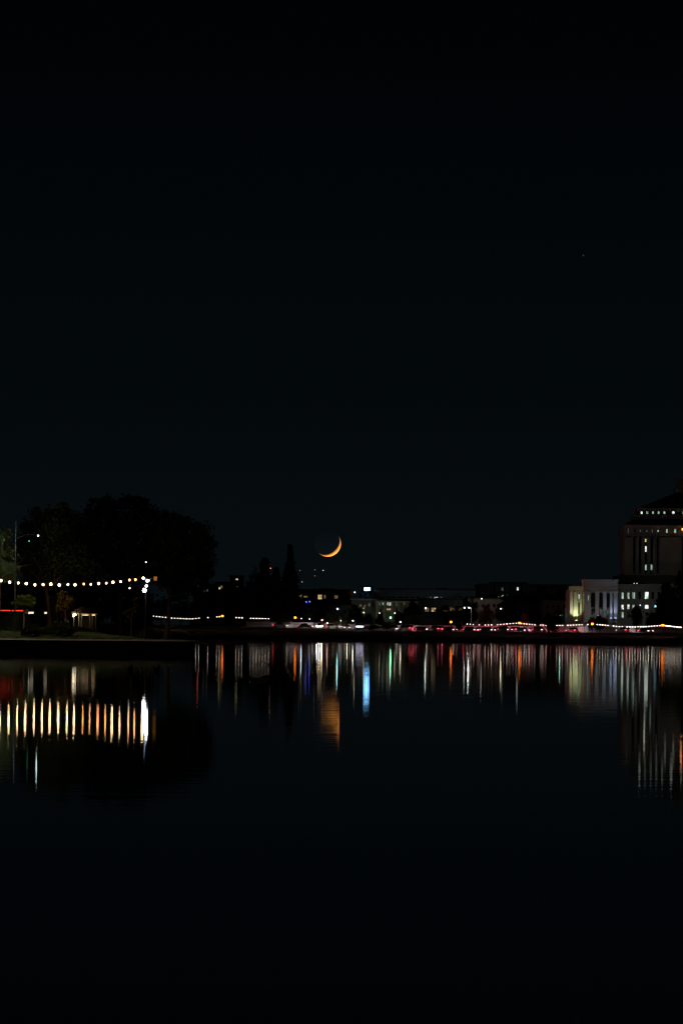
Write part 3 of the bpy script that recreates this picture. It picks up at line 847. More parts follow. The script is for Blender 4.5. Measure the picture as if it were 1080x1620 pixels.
for px, py, w, h, k in [(347.5,930.5,2.4,3.4,'yellow'),(350.6,928.5,2.8,4,'warmdim'),(358,931,2.6,3,'dark'),(345,940,2.4,3,'dark'),(352,940,2.4,3,'dark'),(359,940,2.4,3,'dark')]: bl.win(px, py, w, h, k)
bl = Bld('warehouse', 'low dark building with a dim grey roof edge left of the conifers', 'building', 386, 402, 930, 1170, 15, grey_wall); bl.done()
bl.win(392, 936, 6, 2, 'dark')
bl = Bld('office_building', 'dark building with a small blue sign seen between the conifers', 'building', 404, 463, 927, 1160, 20, dark_wall); bl.done()
for px, py, k in [(432,941.5,'dim'),(431.6,949.5,'dim'),(436,949.5,'dim'),(443,951,'dim'),(450,950,'dim'),(449,960,'dim'),(456,964.5,'cool'),(467.5,963.5,'dim'),(420,942,'dark'),(412,942,'dark'),(412,950,'dark')][:-4]: bl.win(px, py, 1.6, 2, k)
sg = thing('wall_sign', 'small blue sign with a white mark high between the two conifers', 'sign', P(426, 931, 1159.3))
b = MB(); b.box(-1.9, 1.8, -.1, .4, -.55, .5); b.build('sign_box', glow('sign_deep_blue', (.02, .10, .45), .5), sg)
b = MB(); b.box(-1.55, -1.2, -.16, -.102, -.25, .42); b.box(-1.75, -1.55, -.16, -.102, -.35, 0); b.build('sign_mark', glow('sign_mark', (.6, .85, 1), 2.2), sg)
b = MB(); b.box(-.8, 1.6, -.16, -.102, -.12, .2); b.box(-.3, 0, -.16, -.102, .3, .46); b.build('sign_letters', glow('sign_letters', (.25, .5, 1), .7, .7, 3), sg)

# low dark houses filling the foot of the skyline
for pl, pr, top, d, dp, m_, lab, kk in [
    (300, 352, 955, 1060, 14, dark_wall, 'low dark house row behind the leftmost far string lights', 0),
    (352, 410, 958, 1070, 14, dark_wall, 'low dark house row behind the gap in the left string lights', 1),
    (478, 556, 958, 1010, 14, dark_wall, 'low dark shop row below the warm windowed building', 2),
    (640, 700, 975, 950, 10, dark_concrete, 'low pale shed beside the road under the lit arcade', 3),
    (740, 800, 948, 1000, 14, brown_wall, 'low brown building behind the twin street lamp', 4),
    (800, 870, 955, 960, 14, dark_wall, 'low dark building below the big dark trees', 5),
    (860, 902, 950, 940, 14, grey_wall, 'low grey wing left of the courthouse', 6)]:
    bl = Bld('low_building', lab, 'building', pl, pr, top, d, dp, m_); bl.done()
    if kk != 3:
        n_ = int((pr-pl)/9)
        for i in range(n_): bl.win(pl+5+i*9, top+10, 4, 5, 'dark')

# near left: white porch house, wall behind, grey board
hx, hd = (134-HX)/F*300, 300.0
hz = pz(hx, hd)
house = thing('porch_house', 'small white gabled porch with columns and a row of warm lights', 'building', (hx, hd, hz))
s_ = hd/F
def L(px, py, dd=0): return P(px, py, hd+dd) - Vector((hx, hd, hz))
b = MB(); a, c = L(115, 966, 3), L(154, 966, 3); b.box(a.x, c.x, 3, 7, -.3, L(134, 967, 3).z); b.build('wall', brown_wall, house)
b = MB(); a, c, e = L(113, 969), L(156, 969), L(129, 959)
b.prism_y([(a.x, a.z-.1), (c.x, c.z-.1), (c.x, c.z+.05), (e.x, e.z), (a.x, a.z+.05)], -.3, 7.2); b.build('roof', brown_wall, house)
b = MB(); b.box(a.x+.1, c.x-.1, -.1, .1, L(134, 971.5).z, L(134, 969.8).z); b.build('beam', white_paint, house)
for px in (117, 125.5, 129.5, 142.5, 146.5, 152):
    p = L(px, 971.6); b = MB(); b.cyl((p.x, 0, -.2), .075, .065, p.z+.2, 8); b.cyl((p.x, 0, p.z-.06), .11, .11, .058, 8); b.build('column', stone, house)
b = MB(); a, c = L(131, 975, 3), L(140.5, 975, 3); b.box(a.x, c.x, 2.9, 3.05, -.1, a.z); b.build('door', brown_wall, house)
wb_ = glow('porch_bulb', (1, .66, .34), 2.2)
for px in (131.5, 133.5, 135.5, 137.5, 139.5, 146.5, 148.5, 150): 
    p = L(px, 973, -.2); b = MB(); b.ball((p.x, -.2, p.z), .05, 8, 5); b.build('porch_light', wb_, house)
p = L(118.5, 972.5, -.4); b = MB(); b.box(p.x-.16, p.x+.2, -.5, -.3, p.z-.08, p.z+.09); b.ball((p.x-.12, -.4, p.z-.12), .11, 10, 6); b.build('wall_lamp', glow('porch_lamp', (1, .8, .5), 7), house)
p = L(117.5, 960, -.4); b = MB(); b.ball((p.x, -.4, p.z), .05, 8, 5); b.build('gable_light', wb_, house)

wr = thing('stucco_wall', 'short warm lit stucco wall behind the gold leaved tree', 'wall', P(104, 985, 312))
a, c = P(95.5, 947, 312)-wr.location, P(114, 947, 312)-wr.location
b = MB(); b.box(a.x, c.x, 0, .4, -1, a.z); b.build('wall_face', mat('cream_stucco', (.55, .43, .28), .9, .15, .6), wr)
b = MB(); b.box(a.x-.06, c.x+.06, -.06, .46, a.z+.002, a.z+.12); b.build('coping', stone, wr)

bd = P(84.5, 983, 262); bz = pz(bd.x, 262)
board = thing('information_board', 'tall plain grey blue board standing right of the leaning trunk', 'board', (bd.x, 262, bz))
top_ = P(84.5, 944.5, 262).z - bz
b = MB(); b.box(-.37, .37, -.05, .05, .35, top_); b.build('panel', mat('grey_blue_panel', (.13, .16, .20), .5, .15, 1.5), board)
b = MB(); b.box(-.43, -.372, -.07, .07, -.2, top_+.05); b.box(.372, .43, -.07, .07, -.2, top_+.05); b.box(-.37, .37, -.06, .06, top_+.002, top_+.05); b.build('frame', grey_metal, board)
# traffic sign
sp = P(54, 985, 258); sz = pz(sp.x, 258)
ts_ = thing('traffic_sign', 'small white rectangular traffic sign over a smaller plate on a thin post', 'sign', (sp.x, 258, sz))
a, c = P(54, 945.5, 258).z-sz, P(54, 950.5, 258).z-sz
b = MB(); b.cyl((0, 0.02, -.3), .025, .025, a+.5, 8); b.build('post', grey_metal, ts_)
b = MB(); b.box(-.17, .17, -.03, -.01, a-.13, a+.16); b.build('plate', white_paint, ts_)
b = MB(); b.box(-.10, .02, -.036, -.031, a+.02, a+.09); b.box(.05, .09, -.036, -.031, a-.08, a+.1); b.box(-.1, 0, -.036, -.031, a-.08, a-.04); b.build('sign_mark', black_metal, ts_)
b = MB(); b.box(-.18, .18, -.03, -.01, c-.08, c+.03); b.build('lower_plate', white_paint, ts_)

# ------------------------------------------------------------------ lamps
def orange(n, s): return glow(n, (1.0, .36, .05), s)
BULB_N = glow('bulb_warm', (1.0, .64, .29), 40)
BULB_A = glow('bulb_amber', (1.0, .42, .10), 20)
BULB_F = glow('bulb_far', (1.0, .84, .68), 5.0, sample=False)
BULB_P = glow('bulb_pink', (1.0, .72, .62), 4.3, sample=False)
LAMP_O = glow('lamp_orange', (1.0, .19, .01), 7.5)
WHITE_L = glow('lamp_white', (.92, 1.0, .92), 5.5)

def lamp_post(name, label, px, py, d, ground, head, r, power=0, col=(1, 1, 1), arm=0.0, drop=0.0, post=.06, group=None, base=None, lantern=True):
    x = P(px, py, d).x; z0 = ground(x, d); z = P(px, py, d).z - z0
    root = thing(name, label, 'street lamp', (x+arm, d, z0), group=group)
    b = MB(); b.cyl((0, 0, -.3), post*1.6, post*1.5, .8, 8); b.tube([(0, 0, .4), (0, 0, z*.6), (0, 0, z - (r*1.1 if not arm else -.2))], [post, post*.85, post*.7], 8)
    if arm: b.tube([(0, 0, z+.15), (-arm*.4, 0, z+.5), (-arm, 0, z+r*1.2)], post*.6, 6)
    b.build('pole', black_metal, root)
    b = MB(); b.ball((-arm, 0, z), r, 12, 8); b.build('bulb', head, root, smooth=True)
    if lantern:
        b = MB(); b.cyl((-arm, 0, z+r*.75), r*1.0, r*.25, r*.6, 8); b.cyl((-arm, 0, z-r*1.25), r*.4, r*.55, r*.4, 8); b.build('lamp_cap', black_metal, root)
    if power < 0: lamp_light(root, (-arm, r*2.2, z-drop), -power, col, r, spot=158, aim=(0, 1, -.05), blend=.8)  # negative power: added spot washing the facade, aimed away from the water
    elif power: lamp_light(root, (-arm, -r*2.2, z-drop), power, col, r)
    return root

# necklace lamps on the far path and the strings between them
ORANGE = [(232.5, 973, 13, 'leftmost orange lamp, right under the bright lamp post on the near bank'), (352, 974.5, 13, 'second orange lamp from the left, past the overhanging tree'),
          (467, 977, 13, 'orange lamp beneath the tall conifer'), (713, 984, 13, 'orange lamp in front of the lit arcade'),
          (821, 985.5, 12, 'orange lamp below the long building with the pale cornice'), (936.3, 987, 12, 'orange lamp before the courthouse entrance'),
          (1047.5, 989, 12, 'rightmost orange lamp under the courthouse trees')]
for px, py, k, lab in ORANGE:
    x, d = at_bank(px, k)
    lamp_post('street_lamp', lab, px, py, d, gz, LAMP_O, .35, 0, (1, .42, .1), group='orange lamps along the far path')

def string_lights(label, pts, dfun, bulbm, r, near=False, posts=(), group=None):
    """pts: bulb centres in the picture; one string = cable + bulbs + its posts"""
    P3 = [P(px, py, dfun(px)) for px, py in pts]
    root = thing('string_lights', label, 'string lights', P3[0], group=group)
    o = P3[0]
    b = MB(); b.tube([p-o+Vector((0, 0, r*1.35)) for p in P3], .012 if near else .02, 4); b.build('cable', cable_m, root)
    me = None
    bb = MB(); bb.ball((0, 0, 0), r, 10, 7, sq=(1, 1, 1.1))
    cc = MB(); cc.cyl((0, 0, r*.85), r*.45, r*.4, r*.6, 6)
    first = None
    for i, p in enumerate(P3):
        mm = bulbm(i) if callable(bulbm) else bulbm
        key = (mm.name, r)
        if key not in BM:
            m1 = bb.build('bulb', mm, root, smooth=True); s1 = cc.build('socket', black_metal, m1)
            BM[key] = (m1.data, s1.data)
            m1.location = p-o
        else:
            m1 = bpy.data.objects.new('bulb', BM[key][0]); COL.objects.link(m1); m1.parent = root; m1.location = p-o
            s1 = bpy.data.objects.new('socket', BM[key][1]); COL.objects.link(s1); s1.parent = m1
        if True:
            q = random.uniform(.78, 1.12); m1.scale = (q, q, q)
    for q in posts:
        p = P3[q]; z0 = (pz if near else gz)(p.x, p.y)
        b = MB(); b.tube([(p.x-o.x, .06, z0-.3-o.z), (p.x-o.x, .06, r*1.5)], .035, 6); b.build('post', black_metal, root)
    return root
BM = {}
near_pts = [(-25,916.5),(-11,917.5),(2,918.5),(16,921),(29.3,922.3),(42,923.3),(55.8,925.3),(68.6,925),(80.8,924.3),(94.2,925.5),(108,924.8),(119,925.2),(133,924),(144,924.6),(156.6,923.2),(168.6,922.6),(179,921.2),(191.2,920.2),(205,917.6),(214.5,917),(227,914.8)]
string_lights('near string of bright warm bulbs sagging across the left bank to the bright lamp post', near_pts, lambda px: 231.5, lambda i: BULB_A if i in (12, 13, 14, 15, 18, 19) else BULB_N, .080, near=True)

def far_d(px): return at_bank(px, 12)[1] - .6
def run(x0, y0, x1, y1, step, sag=0):
    n = max(1, int(round((x1-x0)/step)))
    return [(x0+(x1-x0)*i/n, y0+(y1-y0)*i/n + sag*4*(i/n)*(1-i/n)) for i in range(n+1)]
SP = [('string of bulbs running right from the leftmost orange lamp', run(238.5, 974, 305, 979, 4.75, 1.2) + [(310, 978.5), (315, 978)], BULB_F),
      ('short pair of bulbs hung left of the second orange lamp', [(329, 977), (343, 976.2), (347.5, 975.5)], BULB_F),
      ('three bulbs in a row right of the second orange lamp', run(373.5, 977, 383, 977.5, 4.7), BULB_F),
      ('seven bulbs in a row left of the tall conifer', run(396.5, 978.2, 425, 978.8, 4.7), BULB_F),
      ('string of bulbs starting right of the middle orange lamp', run(738.5, 987.3, 748, 988, 4.7) + [(757.5, 988.5)] + run(767, 988.8, 777, 988.6, 5), BULB_P),
      ('string of bulbs rising to the orange lamp under the long building', run(786.5, 988.3, 816, 986, 4.85), BULB_P),
      ('string of bulbs falling right from the orange lamp under the long building', run(824, 986.5, 845.5, 988.5, 4.4) + run(854.3, 988.6, 863, 989.6, 4.4), BULB_P),
      ('string of bulbs left of the lamp before the courthouse entrance', run(880, 989.6, 889, 989.5, 4.4) + run(897.5, 989.3, 920, 988.2, 4.5) + [(929, 988)], BULB_F),
      ('string of bulbs sagging between the two rightmost orange lamps', [(944, 988), (948.3, 988.2)] + run(952.5, 988.8, 961, 989.6, 4.3) + run(969.5, 990.4, 983.5, 991.3, 4.5, .3) + run(991, 991.8, 1043, 989.8, 4.33, .6), BULB_F),
      ('dense string of bulbs running off to the right edge', run(1051, 989.8, 1066, 991.5, 2.1) + run(1069, 991.8, 1076, 992.4, 2.3), BULB_F)]
for lab, pts, m_ in SP:
    string_lights(lab, pts, far_d, m_, .13, posts=(0, len(pts)-1), group='string lights along the far shore')

# the bright lamp post on the near bank
d = 231.0; base = P(230.5, 1000, d); z0 = pz(base.x, d)
lp = thing('lamp_post', 'tall dark lamp post with a blazing white cluster of floodlights on the near bank', 'street lamp', (base.x, d, z0))
zt = P(230.5, 914, d).z - z0
b = MB(); b.cyl((0, 0, -.3), .16, .13, .9, 10); b.tube([(0, 0, .5), (0, 0, zt)], [.075, .055], 8); b.tube([(-.05, 0, zt-1.0), (-.12, -.25, zt-.98)], .03, 6); b.tube([(.0, 0, zt-.3), (.16, -.2, zt-.28)], .03, 6)
b.build('pole', black_metal, lp)
FL = glow('floodlight_glass', (1.0, .93, .82), 50)
for px, py, r in ((228.6, 934, .145), (233.8, 918.6, .11), (231.8, 927, .085)):
    p = P(px, py, d-.3)-lp.location
    b = MB(); b.ball(p, r, 12, 8, sq=(1, .6, 1)); b.build('floodlight', FL, lp, smooth=True)
    b = MB(); b.cyl((p.x, p.y+.1, p.z), r*1.15, r*.7, .16, 12, axis='y'); b.build('housing', black_metal, lp)
p = P(246, 915.5, d)-lp.location
b = MB(); b.box(.05, p.x-.12, -.03, .03, p.z-.02, p.z+.02); b.build('arm', black_metal, lp)
b = MB(); b.box(p.x-.12, p.x+.12, -.08, .08, p.z-.16, p.z+.16); b.build('amber_lantern', glow('amber_lantern', (1, .38, .05), .28, .3, 6), lp)
p = P(205.4, 930.5, d); ob = thing('hanging_lamp', 'tiny white lamp hanging in the tree left of the bright post', 'lamp', p)
b = MB(); b.ball((0, 0, 0), .06, 8, 6); b.build('bulb', WHITE_L, ob); b = MB(); b.tube([(0, 0, .05), (0.1, 0, .7)], .01, 4); b.build('cable', cable_m, ob)
p = P(231.3, 889.5, 240); ob = thing('hanging_lamp', 'tiny cold blue lamp high in the tree above the bright post', 'lamp', p)
b = MB(); b.ball((0, 0, 0), .045, 8, 6); b.build('bulb', glow('cold_bulb', (.5, .75, 1), 9), ob); b = MB(); b.tube([(0, 0, .05), (0, .1, .8)], .01, 4); b.build('cable', cable_m, ob)

# assumed street lamp outside the left edge and bare pole at left
lamp_post('street_lamp', 'assumed street lamp added just outside the left edge to light the pale green tree', -30, 850, 231, pz, glow('lamp_cold_white', (.8, 1, .95), 22), .08, 430, (.92, 1, .86), arm=-.6)  # assumed lamp, unseen, added to light the pale green tree
b_ = P(23.5, 985, 234); z0 = pz(b_.x, 234)
pole = thing('street_lamp', 'thin dark pole at left with a long arm holding a white star bright lamp', 'street lamp', (b_.x, 234, z0))
b = MB(); h = P(24.5, 824, 234).z-z0; b.tube([(0, 0, -.3), (.02, 0, h*.5), (.06, 0, h)], [.075, .06, .045], 8); b.build('shaft', black_metal, pole)
p = P(61, 847.5, 234) - pole.location
b = MB(); b.tube([(.03, 0, p.z-.25), (p.x*.5, 0, p.z+.1), (p.x, 0, p.z+.12)], .022, 6); b.build('arm', black_metal, pole)
b = MB(); b.ball((p.x, -.02, p.z), .05, 10, 7); b.build('bulb', glow('lamp_cold_white', (.8, 1, .95), 4), pole)
b = MB(); b.cyl((p.x, 0, p.z+.04), .12, .05, .07, 8); b.build('lamp_cap', black_metal, pole)

p = P(46.5, 856, 235.5); ob = thing('hanging_lamp', 'tiny dim green glow added in the leaves just left of the white star bright lamp', 'lamp', p)  # added green ball standing in for a stray green glow
b = MB(); b.ball((0, 0, 0), .06, 8, 6); b.build('bulb', glow('green_glow', (.05, .8, .45), .9), ob); b = MB(); b.tube([(0, 0, .05), (0, .1, .5)], .01, 4); b.build('cable', cable_m, ob)
# far street lamps
for lab, px, py, k, r, m_, pw, col, arm in [
    ('thin white street lamp just right of the orange lamp beneath the conifer', 476.5, 978.6, 24, .2, glow('lamp_soft', (.9, .95, .9), 1.2), 25, (.9, .95, 1), -1.0),
    ('white street lamp left of the bright car headlights', 489.7, 979.5, 26, .16, glow('lamp_c', (.7, .95, 1), 2.8), 0, (1, 1, 1), .6),
    ('pinkish street lamp above the bright car headlights', 509.3, 981, 26, .22, glow('lamp_pink', (1, .6, .5), 4), 15, (1, .7, .5), .6),
    ('small warm street lamp right of the bright car headlights', 517.5, 986, 26, .2, glow('lamp_w', (1, .8, .6), 7), 0, (1, 1, 1), .5),
    ('small white street lamp halfway to the lit shelter', 539, 982, 27, .15, glow('lamp_c', (.7, .95, 1), 2.8), 0, (1, 1, 1), .5),
    ('white street lamp just left of the lit shelter', 558, 982, 27, .2, glow('lamp_w2', (1, .95, .85), 4), 15, (1, .95, .85), .5),
    ('high cold street lamp in front of the low shop row', 533.7, 963.2, 46, .25, glow('lamp_cyan', (.6, .95, 1), 6), 30, (.6, .95, 1), .8),
    ('assumed warm street lamp at the foot of the grey building left part', 575.3, 969, 100, .2, glow('lamp_w3', (1, .85, .5), 4), -160, (.85, 1, .7), .8),  # assumed lamp, read off the lit leaves around it
    ('assumed pale street lamp beside the gold lit small tree', 600, 970, 100, .2, glow('lamp_w3', (1, .85, .5), 4), -130, (1, .85, .55), .8),  # assumed lamp among the lit trees, its spot added for the facade
    ('assumed warm street lamp left of the gold tree at the right end of the grey building', 624.3, 970, 100, .2, glow('lamp_w3', (1, .85, .5), 4), -160, (.8, 1, .7), .8),  # lamp assumed from the lit foliage before the grey building
    ('warm street lamp right of the green traffic light above the bank', 633, 984, 26, .22, glow('lamp_w4', (1, .8, .6), 5), 15, (1, .8, .6), .6),
    ('white street lamp over the left end of the lit arcade', 673, 962.2, 60, .26, WHITE_L, 15, (.9, 1, .95), .9),
    ('lone white street lamp above the brown building', 761.3, 947.2, 88, .22, glow('lamp_w5', (1, .97, .9), 3), -600, (.9, .95, 1), .9),
    ('yellowish street lamp in the dark trees below the long building', 791.8, 963, 60, .25, glow('lamp_y', (1, .9, .6), 2.2), 25, (1, .85, .5), .8),
    ('small street lamp before the lower courthouse windows', 1012, 957.3, 50, .14, glow('lamp_w8', (1, .97, .88), 3), -600, (.88, .96, 1), .5),
    ('small lamp added behind the dark tree to brighten the courthouse entrance', 945, 974, 46, .12, glow('lamp_w8', (1, .97, .88), 3), -180, (.9, .94, 1), .5),  # added lamp, hidden by the tree, lights the courthouse front
    ('dim teal street lamp left of the courthouse', 885, 973.5, 60, .16, glow('lamp_t', (.3, 1, .8), 2.2), 120, (.4, 1, .85), .8)]:
    x, d = at_bank(px, k)
    lamp_post('street_lamp', lab, px, py, d, gz, m_, r, pw, col, arm=arm, drop=0, group='street lamps along the far road')
# twin lamp
x, d = at_bank(744.8, 30); z0 = gz(x, d); z = P(741, 961.5, d).z-z0
tw = thing('street_lamp', 'tall street lamp with two white heads right of the lit arcade', 'street lamp', (x, d, z0))
b = MB(); b.tube([(0, 0, -.3), (0, 0, z*.7), (0, 0, z+.2)], [.14, .11, .08], 8); b.tube([(0, 0, z+.1), (-.6, 0, z+.35), (-2.1, 0, z+.25)], .05, 6); b.build('pole', grey_metal, tw)
for px in (734.3, 741.5):
    p = P(px, 961.5, d)-tw.location; b = MB(); b.ball((p.x, 0, z), .22, 10, 7); b.build('bulb', WHITE_L, tw)
    b = MB(); b.cyl((p.x, 0, z+.17), .26, .1, .14, 8); b.build('lamp_cap', black_metal, tw)
lamp_light(tw, (-.9, -.8, z-.3), 50, (1, .98, .9), .2)
# traffic light
x, d = at_bank(617.4, 40); z0 = gz(x, d); z = P(617.4, 977, d).z-z0
tl = thing('traffic_light', 'traffic light showing green in front of the grey building', 'traffic light', (x, d, z0))
b = MB(); b.cyl((0, .1, -.2), .08, .06, z+.4, 8); b.build('pole', black_metal, tl)
b = MB(); b.box(-.2, .2, -.12, .1, z-.35, z+.85); b.build('housing', black_metal, tl)
for q, m_ in ((0, glow('signal_green', (.25, 1, .55), 11)), (.35, mat('amber_lens_off', (.12, .06, .01), .3)), (.68, mat('red_lens_off', (.1, .01, .01), .3))):
    b = MB(); b.cyl((0, -.2, z+q-.05), .26 if q == 0 else .13, .26 if q == 0 else .13, .075, 12, axis='y'); b.build('lens', m_, tl)
lamp_light(tl, (0, -.8, z), 60, (.2, 1, .5), .15)
# a glowing post (pale statue like lamp) in front of the grey building
# blue lamps and other small lights on the roofs
for lab, px, py, r, m_ in [('left of two deep blue lamps on the shop roof', 484.5, 952.3, .24, glow('lamp_blue', (.08, .1, 1), 3.4)), ('right of two deep blue lamps on the shop roof', 489.8, 951.8, .24, MATS['lamp_blue'] if 'lamp_blue' in MATS else glow('lamp_blue', (.08, .1, 1), 3.4))]:
    p = P(px, py, 1009); t_ = thing('roof_lamp', lab, 'lamp', p)
    b = MB(); b.ball((0, 0, 0), r, 10, 7); b.build('bulb', m_, t_); b = MB(); b.cyl((0, 0, -1.6), .05, .05, 1.4, 6); b.build('pole', black_metal, t_)
p = P(561, 937, 1119); t_ = thing('roof_lamp', 'small warm lamp at the right roof corner of the brown building', 'lamp', p)
b = MB(); b.ball((0, 0, 0), .25, 10, 7); b.build('bulb', glow('lamp_w6', (1, .85, .5), 3), t_); b = MB(); b.cyl((0, 0, -2.4), .05, .05, 2.2, 6); b.build('pole', black_metal, t_)
p = P(435.5, 928.8, 1158); t_ = thing('roof_lamp', 'small white lamp at the right end of the blue sign', 'lamp', p)
b = MB(); b.ball((0, 0, 0), .28, 10, 7); b.build('bulb', glow('lamp_w7', (1, 1, .9), 4), t_); b = MB(); b.cyl((0, 0, -1.4), .05, .05, 1.2, 6); b.build('pole', black_metal, t_)
p = P(313.7, 928.5, 1098); t_ = thing('roof_lamp', 'red lamp on the dark house beside the overhanging tree', 'lamp', p)
b = MB(); b.ball((0, 0, 0), .3, 10, 7, sq=(.7, .7, 1.6)); b.build('bulb', glow('lamp_red', (1, .1, .05), 2.2), t_); b = MB(); b.cyl((0, 0, -1.6), .05, .05, 1.3, 6); b.build('pole', black_metal, t_)
p = P(1079.2, 837.5, 925); t_ = thing('roof_lamp', 'small glowing red lamp on the courthouse tower at the right edge', 'lamp', p)
b = MB(); b.ball((0, 0, 0), .3, 10, 7); b.build('bulb', glow('lamp_red_hot', (1, .35, .12), 7, sample=False), t_); b = MB(); b.box(-.05, .05, 0, 3.5, -.05, .05); b.build('bracket', black_metal, t_)

# masts with aviation lights far behind
for lab, px, tops in [('radio mast with a reddish light left of the tall conifer', 428, ((428, 899, 'r'),)), ('left radio mast with two faint red lights under the moon', 498.2, ((498.2, 901.5, 'rd'), (498, 911, 'rd'))),
                      ('right radio mast with a white light under the moon', 511, ((511, 902.4, 'w'),)), ('thin radio mast with two dim lights right of the tall conifer', 476, ((474.3, 902.5, 'rd'), (477.6, 920.5, 'w2')))]:
    dm = 2600; x = P(px, 900, dm).x; z0 = gz(x, dm)
    t_ = thing('radio_mast', lab, 'mast', (x, dm, z0))
    zt = P(px, tops[0][1], dm).z - z0
    b = MB()
    for sx, sy in ((-.5, -.5), (.5, -.5), (0, .6)): b.tube([(sx*1.6, sy*1.6, -1), (sx*.25, sy*.25, zt-.5)], .022, 4)
    for k in range(16):
        z = zt*k/16; w = 1.6+(.25-1.6)*k/16; w2 = 1.6+(.25-1.6)*(k+1)/16
        b.tube([(-.5*w, -.5*w, z), (.5*w2, -.5*w2, z+zt/16)], .015, 3)
    b.build('lattice', black_metal, t_)
    for ax, ay, kk in tops:
        m_ = {'r': glow('beacon_r', (1, .35, .3), 1.4), 'rd': glow('beacon_rd', (1, .3, .25), .4), 'w': glow('beacon_w', (.9, 1, .95), .9), 'w2': glow('beacon_w2', (.7, .9, .85), .5)}[kk]
        p = P(ax, ay, dm-1)-t_.location; b = MB(); b.ball(p, .45, 8, 6); b.build('beacon', m_, t_)

for i, (px, lab) in enumerate(((1002.2, 'left of two tiny roof floodlights washing the courthouse tower'), (1006.6, 'right of two tiny roof floodlights washing the courthouse tower'))):
    p = P(px, 923, 899.2); t_ = thing('floodlight', lab, 'floodlight', p)
    b = MB(); b.box(-.14, .14, -.1, .1, -.3, .16); b.build('housing', black_metal, t_)
    b = MB(); b.box(-.1, .1, -.14, -.102, -.1, .12); b.build('lens', glow('flood_small', (1, .97, .85), 1.6), t_)
    lamp_light(t_, ((4 if i else 12), 4, 2.5), 150, (1, .97, .86), .3, spot=150, aim=(.35, 1, .35), blend=1)
p = P(700, 944.5, 1215); t_ = thing('floodlight', 'tiny added floodlight brightening the very long dark building behind the arcade', 'floodlight', p)  # added lamp to lift the long facade, turned away from the lake
b = MB(); b.box(-.2, .2, -.1, .1, -.2, .2); b.cyl((0, 0, -12), .08, .06, 11.8, 6); b.build('housing', black_metal, t_)
b = MB(); b.box(-.15, .15, .102, .14, -.15, .15); b.build('lens', glow('flood_small', (1, .97, .85), 1.6), t_)
lamp_light(t_, (0, .8, 0), 1300, (.9, .95, 1), .3, spot=160, aim=(0, 1, .1), blend=1)
# floodlights at the courthouse foot
for lab, px, py, dd, col, pw, r, aim in [('greenish yellow floodlight at the left foot of the courthouse', 911, 981.5, -2.2, (.88, 1, .56), 1700, .28, (-.05, .42, 1)),
    ('left of two blue white floodlights at the courthouse entrance', 966, 978, -9.4, (.42, .55, 1), 520, .2, (0, .2, 1)), ('right of two blue white floodlights at the courthouse entrance', 973, 978, -9.4, (.42, .55, 1), 380, .2, (0, .2, 1))]:
    p = P(px, py, 900+dd); z0 = gz(p.x, 900+dd)
    t_ = thing('floodlight', lab, 'floodlight', (p.x, 900+dd, z0)); z = p.z - z0
    b = MB(); b.cyl((0, 0, -.3), .06, .06, z+.1, 6); b.build('post', black_metal, t_)
    b = MB(); b.box(-.35, .35, -.25, .25, z-.25, z+.02); b.build('housing', black_metal, t_)
    b = MB(); b.box(-.3, .3, -.2, .2, z+.022, z+.06); b.build('lens', glow('flood_lens_'+('y' if 'yellow' in lab else 'b'), col, 10), t_)
    lamp_light(t_, (0, 0, z+.15), pw, col, .15, spot=88, aim=aim, blend=.9)

# ------------------------------------------------------------------ vehicles
paints = {'silver': (.45, .46, .47), 'white': (.7, .7, .68), 'black': (.02, .02, .022), 'red': (.3, .02, .02), 'blue': (.03, .06, .2), 'grey': (.12, .12, .13), 'beige': (.35, .3, .22)}
PM = {k: mat('paint_'+k, v, .3, .04, 2) for k, v in paints.items()}
HEAD = glow('headlight', (1, .9, .72), 3); HEADB = glow('headlight_full', (1, .84, .6), 60); TAIL = glow('taillight', (1, .06, .09), 3.5); TAILP = glow('taillight_pink', (1, .18, .34), 2)
def car_parts(kind):
    W = .9
    if kind == 'car':
        body = [(-2.25,.35),(-2.28,.75),(-2.15,.98),(-1.5,1.02),(1.0,.98),(2.05,.85),(2.28,.65),(2.25,.32)]
        cab = [(-1.75,1.0),(-1.15,1.42),(.25,1.45),(1.0,.985)]
    elif kind == 'suv':
        body = [(-2.3,.4),(-2.33,.95),(-2.25,1.1),(1.0,1.12),(2.1,1.02),(2.32,.8),(2.3,.4)]
        cab = [(-2.2,1.09),(-1.95,1.72),(.2,1.75),(1.0,1.11)]
    else:
        body = [(-2.6,.4),(-2.62,1.1),(-2.6,1.2),(1.75,1.15),(2.5,1.05),(2.62,.8),(2.6,.4)]
        cab = [(-2.6,1.19),(-2.58,2.15),(1.1,2.15),(1.8,1.14)]
    return body, cab
